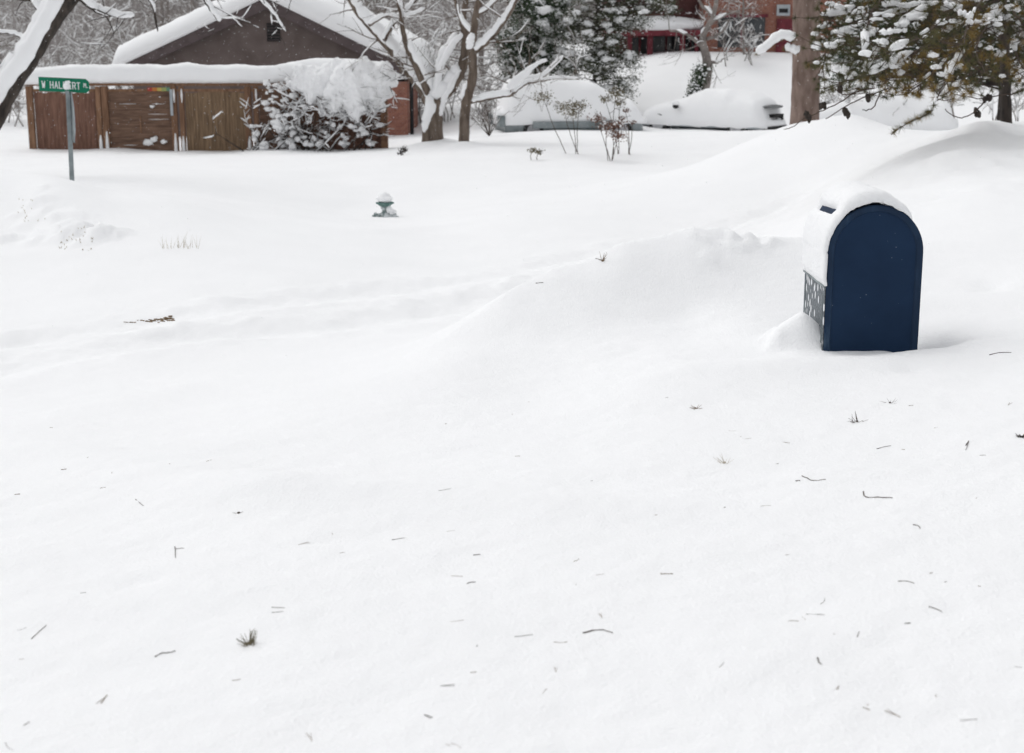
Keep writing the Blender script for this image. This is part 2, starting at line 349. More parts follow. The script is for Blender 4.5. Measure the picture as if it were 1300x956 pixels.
def ground_at(px, py, d0=3.0, d1=60):
    ds = d0*(d1/d0)**np.linspace(0,1,900); u, v = (px-650)/FPX, (433.5-py)/FPX; fw, up = CP+v*SP, -SP+v*CP
    g = H(u*ds/fw, ds); z = CZ+up*ds/fw; i = int(np.argmax(z <= g))
    return Vector((u*ds[i]/fw, ds[i], float(g[i])))
def make_ground():
    ys = np.r_[-150,-90,-60,-40,-25,-15,-9,-5,-2,0,1,1.8,2.4, 2.8*(64/2.8)**np.linspace(0,1,760)[0:], 70,78,90,105,125,150,190,250,330,450,600]
    ins = np.linspace(-1,1,640); sgn = np.r_[-np.geomspace(45,1.06,24), ins, np.geomspace(1.06,45,24)]
    w = np.maximum(ys,0)*.40+1.2
    X = w[:,None]*sgn[None,:]; Y = np.repeat(ys[:,None], len(sgn), 1)
    X = np.clip(X, -900, 900)
    Z = H(X.ravel(), Y.ravel())
    n, m = X.shape
    idx = np.arange(n*m).reshape(n,m)
    F = np.stack([idx[:-1,:-1], idx[:-1,1:], idx[1:,1:], idx[1:,:-1]], -1).reshape(-1,4)
    me = bpy.data.meshes.new('snow_ground')
    me.vertices.add(n*m); me.vertices.foreach_set('co', np.c_[X.ravel(), Y.ravel(), Z].ravel())
    me.loops.add(F.size); me.loops.foreach_set('vertex_index', F.ravel())
    me.polygons.add(len(F)); me.polygons.foreach_set('loop_start', np.arange(len(F))*4); me.polygons.foreach_set('loop_total', np.full(len(F),4))
    me.update(calc_edges=True); me.polygons.foreach_set('use_smooth', [True]*len(F)); me.materials.append(M['ground'])
    o = bpy.data.objects.new('snow_ground', me); col.objects.link(o); tag(o, kind='structure')
make_ground()

# ------------------------------------------------------------------ snow-covered wood helpers
def up_normal(t):
    u = V3(0,0,1)-t*t.z
    return (u.normalized(), u.length) if u.length > 1e-4 else (V3(0,0,1), 0)
def snow_on(smb, pts, rad, thick=1.0, extra=.02, n=6, rnd=random, skip=0.0, smin=.22):
    """a ridge of snow along the upper side of a limb, in broken runs"""
    run = []
    def flush():
        if len(run) > 1:
            ps = [r[0] for r in run]; rr = [r[1] for r in run]; rr[0] *= .45; rr[-1] *= .45
            smb.tube(ps, rr, n)
        run.clear()
    k = len(pts)
    for i, p in enumerate(pts):
        t = (pts[min(i+1,k-1)]-pts[max(i-1,0)]).normalized(); u, s = up_normal(t)
        r = rad[i] if hasattr(rad,'__len__') else rad
        if s < smin or rnd.random() < skip: flush(); continue
        j = rnd.uniform(.75,1.25); w = (r*.75+extra*j)*thick*min(1, s+.25)
        run.append((p+u*(r*.55+extra*.55*j*thick), w))
    flush()
def refine(pts, rad, sub=3, jit=.0, rnd=random):
    P, Q = [], []
    for i in range(len(pts)-1):
        p0 = pts[max(i-1,0)]; p1 = pts[i]; p2 = pts[i+1]; p3 = pts[min(i+2,len(pts)-1)]
        for k in range(sub):
            t = k/sub
            q = ((p1*2)+(p2-p0)*t+(p0*2-p1*5+p2*4-p3)*t*t+(p1*3-p0-p2*3+p3)*t**3)*.5
            if jit and (i or k): q = q+V3(rnd.uniform(-jit,jit), rnd.uniform(-jit,jit), rnd.uniform(-jit,jit))
            P.append(q); Q.append(rad[i]*(1-t)+rad[i+1]*t)
    P.append(pts[-1]); Q.append(rad[-1]); return P, Q
def grow(mb, smb, p, d, L, r, lvl, rnd, spread=.75, lift=.12, kids=(3,5), snow=.018, minr=.003, sides=(6,5,4,3,3), maxlvl=3, zmax=1e9, sskip=.15):
    n = max(3, int(L/(.35 if lvl < 2 else .16))); n = min(n, 9)
    pts = [p.copy()]; rad = [r]; d = d.normalized()
    for i in range(n):
        d = (d+V3(rnd.gauss(0,.16), rnd.gauss(0,.16), rnd.gauss(0,.12)+lift*.3)).normalized()
        pts.append(pts[-1]+d*(L/n)); rad.append(max(minr, r*(1-(i+1)/n*.75)))
    mb.tube(pts, rad, sides[min(lvl,4)], cap=False)
    if smb is not None: snow_on(smb, pts, rad, 1, snow*rnd.uniform(.7,1.3), 4 if lvl < 2 else 3, rnd, sskip)
    if lvl >= maxlvl: return
    for k in range(rnd.randint(*kids)):
        f = rnd.uniform(.25,1); i = min(n-1, int(f*n)); q = pts[i].lerp(pts[i+1], f*n-i)
        if q.z > zmax: continue
        ax = V3(rnd.gauss(0,1), rnd.gauss(0,1), rnd.gauss(0,.5)); ax = (ax-d*ax.dot(d)).normalized()
        nd_ = (d*(1-spread*.5)+ax*spread*rnd.uniform(.7,1.2)+V3(0,0,lift)).normalized()
        grow(mb, smb, q, nd_, L*rnd.uniform(.45,.7), max(minr, rad[i]*rnd.uniform(.5,.7)), lvl+1, rnd, spread, lift, kids, snow, minr, sides, maxlvl, zmax, sskip)

# ------------------------------------------------------------------ MAILBOX
def mailbox():
    x0, x1 = MBX_X0, MBX_X1; W = x1-x0; y0, y1 = 8.0, 8.60; rr = W/2; cx = (x0+x1)/2; zs = .828-rr; zb = -.16
    gz = h1(cx, y0)
    t = thing('mailbox', (cx, (y0+y1)/2, gz-.3), 'big navy blue arched mailbox half buried, snow heaped on its round top', 'mailbox')
    def prof(inset=0, n=28):
        r = rr-inset
        return [(cx+r*math.cos(math.pi*k/n), zs+r*math.sin(math.pi*k/n)) for k in range(n+1)]+[(cx-r, zb+inset), (cx+r, zb+inset)]
    m = MB(); P = prof(.004)
    m.loft([[(a, y0+.012, b) for a, b in P], [(a, y1-.012, b) for a, b in P]])
    m.build('body', M['navy'], t)
    for side, (ya, yb) in (('front',(y0, y0+.014)), ('back',(y1-.014, y1))):
        # the arched side sheet with its rolled flange standing proud
        m = MB(); P = prof(0); Q = prof(.036); out = ya if side == 'front' else yb; inn = yb if side == 'front' else ya
        e = .006 if side == 'front' else -.006
        m.loft([[(a,inn,b) for a,b in P], [(a,out+e*.5,b) for a,b in prof(-.004)], [(a,out,b) for a,b in prof(.003)], [(a,out,b) for a,b in prof(.030)], [(a,out+e*1.2,b) for a,b in prof(.037)], [(a,inn,b) for a,b in prof(.04)]], caps=False)
        fl = m.build('rim', M['navyrim'], t)
        m = MB(); yy = out+e*1.3
        m.loft([[(a,yy,b) for a,b in prof(.036)], [(a,yy+e*.3,b) for a,b in prof(.045)], [(a,yy+e*.3,b) for a,b in prof(.20)]], caps=True)
        m.build('side_panel', M['navy'], t)
    # frosted collection door on the short side, under a projecting lip
    m = MB(); m.box(x0-.006, x0+.02, y0+.03, y1-.03, zb, .355); d = m.build('collection_door', M['frost'], t)
    m = MB(); m.box(x0-.012, x0-.0055, y0+.05, y1-.05, .02, .028); m.box(x0-.012,x0-.0055,y0+.05,y0+.056,.028,.31); m.box(x0-.012,x0-.0055,y1-.056,y1-.05,.028,.31); m.build('door_seam', M['steel'], d)
    m = MB(); m.box(x0-.017, x0+.01, y0+.01, y1-.01, .358, .368); m.box(x0-.012, x0+.01, y0+.01, y1-.01, .378, .386)
    m.build('lip', M['steel'], t)
    m = MB(); m.box(x0-.011, x0-.007, y0+.002, y0+.03, zb, .357); m.build('corner_post', M['frost'], t)
    for a in (x0+.05, x1-.05):
        for b in (y0+.06, y1-.06):
            m = MB(); m.box(a-.03,a+.03,b-.03,b+.03,zb-.25,zb+.01); m.build('leg', M['navy'], t)
    # pull-down hopper door at the shoulder, seen as the dark gap in the snow
    def pol(phi, r): return (cx+r*math.cos(phi), zs+r*math.sin(phi))
    m = MB(); ring = []
    for yy in (y0+.05, y1-.05):
        a = pol(R(119), rr-.01); b = pol(R(121), rr+.030); c = pol(R(133), rr+.016); d2 = pol(R(150), rr+.004); e = pol(R(150), rr-.01)
        ring.append([(p[0], yy, p[1]) for p in (a,b,c,d2,e)])
    m.loft(ring); hd = m.build('hopper', M['navy'], t)
    m = MB(); a = pol(R(139), rr+.022); m.tube([V3(a[0],y0+.2,a[1]), V3(a[0],y1-.2,a[1])], .006, 8); m.build('pull_handle', M['navy'], hd)
    # snow shell over the arch: thickness as a function of the angle and the depth
    m = MB(); rings = []; ny = 44
    # path: angle from right shoulder over the top to the left shoulder, then straight down the short side
    path = [('a', R(18+k*(180-18)/84)) for k in range(85)]+[('z', zs-(zs-.372)*k/18) for k in range(1,19)]
    for j in range(ny+1):
        yy = y0-.012+(y1-y0+.03)*j/ny; ring = []; ey = min((yy-(y0-.012))/.035, ((y1+.018)-yy)/.05, 1); ey = max(ey, 0)**.5
        dy = (yy-y0)/(y1-y0)
        for kind, q in path:
            if kind == 'a':
                dg = math.degrees(q)
                top = np.interp(dg, [18,38,46,60,85,110,121,126,133,141,150,165,180], [-.03,-.016,.006,.036,.066,.074,.062,.050,.038,.036,.030,.022,.019])
                nz = mn.noise(V3(q*2.1, yy*4, 3))*.020+mn.noise(V3(q*9, yy*16, 7))*.006+mn.noise(V3(q*24, yy*30, 2))*.002
                edge = 1.0
                if dg < 60: edge = 1+.5*mn.noise(V3(q*14, yy*3, 1))
                th = top*edge*(.25+.75*ey)+nz*min(1,max(0,top/.05))
                # the gap under the overhanging cap, only towards the rear two thirds
                g = math.exp(-(((dg-131-6*dy)/6.5)**4))*min(1,max(0,(dy-.20)/.14))*min(1,max(0,(1.02-dy)/.08))
                th = th*(1-g)-.020*g
                if dg > 118 and dg < 131-6+6*dy and dy > .25: th += .014*g
                nx, nz_ = math.cos(q), math.sin(q); px_, pz_ = cx+rr*nx, zs+rr*nz_
                lipw = min(1, max(0, top/.045)); yq = yy
                if yy < y0+.03: yq = max(yy, y0+.022*(1-lipw)-.012*lipw+mn.noise(V3(q*11,4,4))*.012*lipw+mn.noise(V3(q*30,4,9))*.005*lipw) if j < 2 else yy
                if lipw < .1: yq = max(yq, y0+.02)
                ring.append((px_+nx*th, yq, pz_+nz_*th))
            else:
                f = (q-.372)/(zs-.372); th = .019*(.25+.75*ey)*min(1, .15+f*4)+mn.noise(V3(q*8, yy*7, 5))*.004
                ring.append((x0-th, yy, q))
        rings.append(ring)
    m.loft(rings, close=False)
    o = m.build('snow_cap', M['snow'], t, smooth=True)
    s = o.modifiers.new('thickness', 'SOLIDIFY'); s.thickness = .012; s.offset = 1 if False else -1
mailbox()

# ------------------------------------------------------------------ STREET SIGN
FONT = {'W':["10001","10001","10001","10101","10101","11011","10001"],'H':["10001","10001","10001","11111","10001","10001","10001"],'A':["01110","10001","10001","11111","10001","10001","10001"],
        'L':["10000","10000","10000","10000","10000","10000","11111"],'B':["11110","10001","10001","11110","10001","10001","11110"],'E':["11111","10000","10000","11110","10000","10000","11111"],
        'R':["11110","10001","10001","11110","10100","10010","10001"],'T':["11111","00100","00100","00100","00100","00100","00100"]}
STROKES = {'W':[[(0,1),(.25,0),(.5,.7),(.75,0),(1,1)]], 'H':[[(0,0),(0,1)],[(1,0),(1,1)],[(0,.5),(1,.5)]], 'A':[[(0,0),(.5,1),(1,0)],[(.2,.35),(.8,.35)]], 'L':[[(0,1),(0,0),(1,0)]],
    'B':[[(0,0),(0,1),(.75,1),(1,.85),(1,.65),(.75,.52),(0,.52)],[(.75,.52),(1,.38),(1,.15),(.75,0),(0,0)]], 'E':[[(1,1),(0,1),(0,0),(1,0)],[(0,.5),(.8,.5)]],
    'R':[[(0,0),(0,1),(.8,1),(1,.85),(1,.65),(.8,.5),(0,.5)],[(.5,.5),(1,0)]], 'T':[[(0,1),(1,1)],[(.5,1),(.5,0)]], 'P':[[(0,0),(0,1),(.8,1),(1,.85),(1,.65),(.8,.5),(0,.5)]]}
def strokes(mb, txt, x, z, w, h, gap, th, y):
    for i, ch in enumerate(txt):
        if ch == ' ': x += w*.75+gap; continue
        for s_i, s in enumerate(STROKES[ch]):
            for q, ((a,b),(c,d)) in enumerate(zip(s[:-1], s[1:])):
                p0 = V3(x+a*w, 0, z+b*h); p1 = V3(x+c*w, 0, z+d*h); t = (p1-p0).normalized(); n = V3(-t.z,0,t.x)*th/2; e = t*th/2.2
                yy = y-.0006*((q+s_i*3) % 6)
                mb.quad(*[(v.x, yy, v.z) for v in (p0-e-n, p1+e-n, p1+e+n, p0-e+n)])
        x += w+gap
def street_sign():
    d = 21.5; b = ground_at(91.5, 239, 19.0); b = Vector((at(91.5,239,d).x, d, h1(at(91.5,239,d).x, d)))
    top = at(85.5, 106, d)
    t = thing('street_sign', (b.x, d, b.z), 'green street name sign on a thin grey metal post with a snowball on top', 'street sign')
    lean = (top.x-b.x)/(top.z-b.z)
    zt = top.z+.02
    X = lambda z: b.x+(z-b.z)*0.012
    x0 = top.x
    m = MB()
    # U-channel post
    u = [(-.032,.0),(-.032,.03),(-.018,.03),(-.018,.006),(.018,.006),(.018,.03),(.032,.03),(.032,0)]
    m.loft([[(x0+(1-(z-b.z)/(zt-b.z))*(b.x-x0)+a, d+q, z) for a,q in u] for z in (b.z-.6, zt)])
    m.build('post', M['steel'], t)
    # blade with a rounded cap end
    pm = ppm(d); wl = (x0-at(50,106,d).x); wr = (at(114,106,d).x-x0); hb = 17.5/pm; zc = at(85,108,d).z
    m = MB(); tilt = -.045
    def bz(x, z): return zc+z+tilt*(x-x0)
    pr = [(x0-wl,-hb/2),(x0+wr-.05,-hb/2),(x0+wr,-hb*.28),(x0+wr,hb*.28),(x0+wr-.05,hb/2),(x0-wl,hb/2)]
    m.loft([[(a, d-.030, bz(a,q)) for a,q in pr], [(a, d-.024, bz(a,q)) for a,q in pr]]); bl = m.build('name_blade', M['signgreen'], t)
    m = MB(); lw = .042; strokes(m, 'W HALBERT', 0, 0, lw, hb*.45, .024, .0125, 0)
    m.v = [(x0-wl+.05+v[0], d-.0325+v[1], bz(x0-wl+.05+v[0], v[2]-hb*.25)) for v in m.v]; m.build('lettering', M['white'], bl)
    m = MB(); strokes(m, 'PL', 0, 0, .020, hb*.26, .010, .009, 0)
    m.v = [(x0+wr-.082+v[0], d-.0325+v[1], bz(x0+wr-.082+v[0], v[2]-hb*.10)) for v in m.v]; m.build('lettering', M['white'], bl)
    m = MB(); m.box(x0-.03,x0+.03,d-.036,d+.01,zc-hb/2-.03,zc-hb/2+.02); m.build('bracket', M['steel'], t)
    m = MB(); m.blob((x0+.0, d-.03, zc-hb*.10+.005), (.058,.06,.055), 3, .2); m.blob((x0+.012, d-.0, zc+.03), (.05,.05,.05), 3, .2); m.build('snow_cap', M['snow'], t, True)
    # octagonal plate on the same post, turned edge-on to the street corner
    zc2 = (at(88,116,d).z+at(88,181,d).z)/2; rr = (at(88,116,d).z-at(88,181,d).z)/2/math.cos(math.pi/8)
    m = MB(); ang = R(113); ca, sa = math.cos(ang), math.sin(ang)
    oc = [(rr*math.cos(math.pi/8+k*math.pi/4), rr*math.sin(math.pi/8+k*math.pi/4)) for k in range(8)]
    ox, oy = at(88.8,150,d).x+.02, d+.03
    m.loft([[(ox+a*ca-e*sa, oy+.02+a*sa+e*ca, zc2+q) for a,q in oc] for e in (0,.008)]); pl = m.build('octagonal_plate', M['steel'], t)
    m = MB(); m.loft([[(ox+a*.97*ca-e*sa, oy+.02+a*.97*sa+e*ca, zc2+q*.97) for a,q in oc] for e in (-.004,-.001)]); m.build('red_face', M['signred'], pl)
street_sign()

# ------------------------------------------------------------------ HYDRANT
def hydrant():
    d = 23.2; q = at(489, 277, d); g = h1(q.x, d); pm = ppm(d)
    q.z -= .045; t = thing('fire_hydrant', (q.x, d, g), 'small green fire hydrant buried to its nozzles, tall cap of snow on top', 'fire hydrant')
    c = (q.x, d, q.z)
    print('hydrant ground', g, 'wanted', q.z)
    m = MB(); m.lathe(c, [(.09,-.4),(.09,.02),(.105,.03),(.105,.06),(.085,.07),(.075,.13),(.05,.16),(.06,.2),(.08,.24),(.085,.26)], 24); m.build('barrel', M['hydrant'], t, True)
    m = MB(); m.lathe(c, [(.085,.245),(.12,.275),(.148,.285),(.148,.305),(.12,.31)], 24); m.build('bonnet_flange', M['hydrantgreen'], t)
    for s, z, l in ((-1,.085,.16),(1,.07,.17)):
        m = MB(); x = c[0]+s*.07; zz = c[2]+z
        m.tube([V3(x,d-.02,zz), V3(x+s*(l-.07),d-.03,zz)], [.045,.045], 12); m.tube([V3(x+s*(l-.09),d-.03,zz), V3(x+s*(l-.05),d-.03,zz)], [.062,.055], 8); m.tube([V3(x+s*(l-.05),d-.03,zz), V3(x+s*(l-.02),d-.03,zz)], [.02,.018], 5)
        m.build('nozzle', M['hydrant'], t)
    m = MB(); m.tube([V3(c[0]+.03,d-.05,c[2]+.06), V3(c[0]+.03,d-.15,c[2]+.06)], .055, 12); m.tube([V3(c[0]+.03,d-.15,c[2]+.06), V3(c[0]+.03,d-.18,c[2]+.06)], .065, 8); m.build('pumper_nozzle', M['hydrant'], t)
    m = MB(); m.blob((c[0],d,c[2]+.36),(.135,.135,.065),3,.25); m.blob((c[0]-.01,d,c[2]+.40),(.10,.10,.075),3,.3); m.blob((c[0]+.075,d-.05,c[2]+.19),(.055,.05,.075),2,.3); m.blob((c[0]+.15,d-.03,c[2]+.155),(.05,.05,.04),2,.3)
    m.build('snow_cap', M['snow'], t, True, remesh=.012)
hydrant()

# ------------------------------------------------------------------ BROWN HOUSE
def gable_house():
    d = 44.0; pk = at(337,-3,d); el = at(150,85,d); er = at(514,83,d)
    sl = (pk.z-el.z)/(pk.x-el.x); sr = (pk.z-er.z)/(er.x-pk.x); y1 = d+11; gz = -1.6
    t = thing('house', (pk.x, d, -1.1), 'brown gabled house behind the fence with thick snow on its roof', 'house')
    wl, wr = el.x+.35, er.x-.35
    m = MB(); P = [(wl,gz),(wr,gz),(wr,pk.z-(wr-pk.x)*sr-.12),(pk.x,pk.z-.12),(wl,pk.z-(pk.x-wl)*sl-.12)]
    m.loft([[(a,d+.35,b) for a,b in P],[(a,y1-.35,b) for a,b in P]]); m.build('wall', M['stucco'], t)
    # roof slabs and rake boards
    rf = MB()
    for sgn_, ex, s in ((-1,el.x-.1,sl),(1,er.x+.12,sr)):
        zz = pk.z-abs(ex-pk.x)*s
        rf.loft([[(pk.x,y,pk.z-.12),(pk.x,y,pk.z),(ex,y,zz),(ex,y,zz-.12)] for y in (d+.02,y1)])
    roof = rf.build('roof', M['trim'], t)
    m = MB()
    for sgn_, ex, s in ((-1,el.x-.1,sl),(1,er.x+.12,sr)):
        zz = pk.z-abs(ex-pk.x)*s
        m.loft([[(pk.x,y,pk.z-.34),(pk.x,y,pk.z-.02),(ex,y,zz-.02),(ex,y,zz-.30)] for y in (d-.03,d+.018)])
    m.build('rake_board', M['trim'], roof)
    m = MB(); v = at(345,41,d); m.box(v.x-.2,v.x+.2,d+.31,d+.36,v.z-.27,v.z+.27); vt = m.build('vent', M['black'], t)
    m = MB()
    for k in range(6): z = v.z-.24+k*.09; m.loft([[(x,d+.30,z),(x,d+.305,z+.012),(x,d+.345,z+.05),(x,d+.34,z+.035)] for x in (v.x-.19,v.x+.19)])
    m.build('louvre', M['trim'], vt)
    # brick corner and downpipe at the right end
    bx0 = at(490,150,d).x; bx1 = at(517,150,d).x; bz = at(500,104,d).z
    m = MB(); m.box(bx0-1.5,bx1,d+.2,d+.34,gz,bz); m.box(bx1-.13,bx1+.003,d+.342,d+5,gz,bz); m.build('brick_wall', M['brick'], t)
    m = MB(); m.tube([V3(bx1+.12,d+.3,gz),V3(bx1+.12,d+.3,bz+.8)],.06,8); m.build('downpipe', M['black'], t)
    # snow sheet on both slopes, with rounded, slightly sagging edges
    m = MB(); rings = []
    L = el.x-.22; Rr = er.x+.55
    for j in range(41):
        y = d-.12+(y1-d+.2)*j/40; ring = []; xs = np.r_[np.linspace(L,pk.x,34), np.linspace(pk.x,Rr,34)[1:]]
        e = min(1, j/2.0, (40-j)/2.0)**.5
        for x in xs:
            s = sl if x < pk.x else sr; zr = pk.z-abs(x-pk.x)*s; ed = min(1, (x-L)/.07 if x < pk.x else (Rr-x)/.4); ed = max(0, ed)**.45
            th = (.58+.06*mn.noise(V3(x*.8,y*.5,4))+.05*mn.noise(V3(x*2.5,y*2,9)))*(.35+.65*e)*(.12+.88*ed)*(1.10 if x < pk.x else 1.35)
            ring.append((x, y, max(zr, pk.z-abs(x-pk.x)*s)+th-(.10 if ed < .3 and x > pk.x else 0)))
        for x in xs[::-1]:
            s = sl if x < pk.x else sr; ring.append((x, y, pk.z-abs(x-pk.x)*s+.004))
        rings.append(ring)
    m.loft(rings); m.build('snow_layer', M['snow'], roof, True)
gable_house()

# ------------------------------------------------------------------ FENCE
def fence():
    d = 38.0; A = lambda px, py=150, dd=0: at(px,py,d+dd)
    zb = -1.5; zt = A(250,108).z
    t = thing('wooden_fence', (A(260).x, d, -1.12), 'long brown board fence under a thick rounded layer of snow', 'fence')
    posts = [(40,.16),(127,.13),(135,.16),(222,.14),(232,.11),(316,.16),(326,.12),(402,.15),(488,.18)]
    for px, w in posts:
        x = A(px).x; m = MB(); m.box(x-w/2,x+w/2,d-.09,d+.05,zb,zt-.03+random.Random(px).uniform(-.004,.004)); p = m.build('post', M['post'], t)
        r = random.Random(px)
        if px not in (40,488):
            m = MB(); z0 = h1(x,d)
            m.tube([V3(x+w*.1,d-.10,z0-.1),V3(x+w*.1,d-.10,z0+.2),V3(x+w*.1,d-.095,z0+r.uniform(.35,.5))],[.05,.04,.015],6)
            if r.random()<.6: m.tube([V3(x+w*.2,d-.10,zt-.45),V3(x+w*.2,d-.105,zt-.25),V3(x+w*.15,d-.095,zt-.1)],[.012,.03,.015],6)
            m.build('stuck_snow', M['snow'], p, True)
    def panel(pa, pb, kind, mat, seed):
        r = random.Random(seed); xa, xb = A(pa).x, A(pb).x; m = MB(); z1 = zt-.16
        if kind == 'v':
            x = xa
            while x < xb-.02:
                w = r.uniform(.10,.15); w = min(w, xb-x); y = d+r.uniform(-.012,.012); m.box(x+.001,x+w-.001,y-.012,y+.012,zb,z1+r.uniform(-.05,.02)); x += w
        else:
            z = zb
            while z < z1:
                h = r.uniform(.12,.15); y = d+r.uniform(-.010,.010); m.box(xa,xb,y-.012,y+.012,z+.0015,min(z+h,z1+.02)-.001); z += h
        p = m.build('panel', mat, t)
        m = MB(); m.box(xa+.01,xb-.01,d+.03,d+.04,zb,z1-.06); m.build('backing', M['fence_r'], p)
        if kind == 'h':
            m = MB(); m.box((xa+xb)/2-.02,(xa+xb)/2+.02,d-.04,d-.024,-.7,-.25); m.build('batten', M['post'], p)
            m = MB()
            for k in range(5):
                x = r.uniform(xa+.1,xb-.5); z = zb+.35+.135*r.randint(1,9); m.tube([V3(x,d-.02,z),V3(x+.2,d-.02,z),V3(x+r.uniform(.3,.6),d-.02,z)],[.003,.007,.003],5)
            m.build('stuck_snow', M['snow'], p, True)
    panel(45,125,'v',M['fence_r'],1); panel(139,218,'h',M['fence_h'],2); panel(236,312,'v',M['fence_y'],3); panel(330,398,'h',M['fence_h'],4); panel(406,484,'v',M['fence_r'],5)
    m = MB(); m.box(A(36).x,A(492).x,d-.06,d+.06,zt-.02,zt+.05); m.box(A(45).x,A(484).x,d-.035,d-.018,zt-.17,zt-.10); m.build('rail', M['post'], t)
    # blue-grey strip and a bleached tag hanging on the fence, round clumps stuck on the boards
    m = MB(); q = A(219,128); m.box(q.x-.035,q.x+.035,d-.14,d-.115,q.z-.38,q.z+.30); m.build('metal_strip', M['carpaint'], t)
    # tile-like coloured strip
    for k, c in enumerate([(.45,.07,.05),(.55,.2,.06),(.55,.42,.12),(.35,.4,.15),(.15,.3,.2)]):
        mm = noisy('strip_colour', tuple(x*.8 for x in c), c, 5, bump=0); q = A(188+k*6,113); m = MB(); m.box(q.x,q.x+.13,d-.075,d-.063,q.z-.05,q.z+.04); m.build('coloured_tile', mm, t)
    # the snow layer: a fat rounded loaf the length of the fence
    m = MB(); rings = []; xa, xb = A(14).x, A(504).x; n = 150
    for i in range(n+1):
        x = xa+(xb-xa)*i/n; f = i/n; px = 14+490*f
        top = np.interp(px, [14,40,80,110,190,215,240,268,300,340,375,400,450,490,504], [90,87,83,82,81,83,79,83,82,84,78,74,75,79,90])
        zt_ = at(px,top,d).z; zl = zt+.052-(.04 if px < 60 else 0); e = min(1, i/4, (n-i)/6)**.5; hh = (zt_-zl)
        ring = []
        for k in range(18):
            q = 2*math.pi*k/18; c, s = math.cos(q), math.sin(q); sx = abs(c)**.6*(1 if c > 0 else -1); sz = abs(s)**.7*(1 if s > 0 else -1)
            w = .34+.03*mn.noise(V3(x*1.2,k,0)); z = zl+hh/2+sz*hh/2*(e if s > 0 else 1)
            if s < 0: z += 0
            ring.append((x, d+sx*w*(.4+.6*e)+.05*mn.noise(V3(x*1.5,q,2))+.02*mn.noise(V3(x*5,q*2,8)), z+.035*mn.noise(V3(x*2.2,q*1.5,5))*(1 if s > -.3 else 0)+.014*mn.noise(V3(x*7,q*2,5))))
        rings.append(ring)
    m.loft(rings); m.build('snow_layer', M['snow'], t, True)
    for px, py, r in ((193,135,.10),(199,132,.05),(196,177,.17),(188,181,.2),(208,180,.14),(203,123,.035)):
        q = at(px,py,d-.06); mb = MB(); mb.blob((q.x,q.y,q.z),(r*.6,.05,r*.42),2,.9,2.4); mb.build('stuck_snow', M['snow'], t, True)
fence()

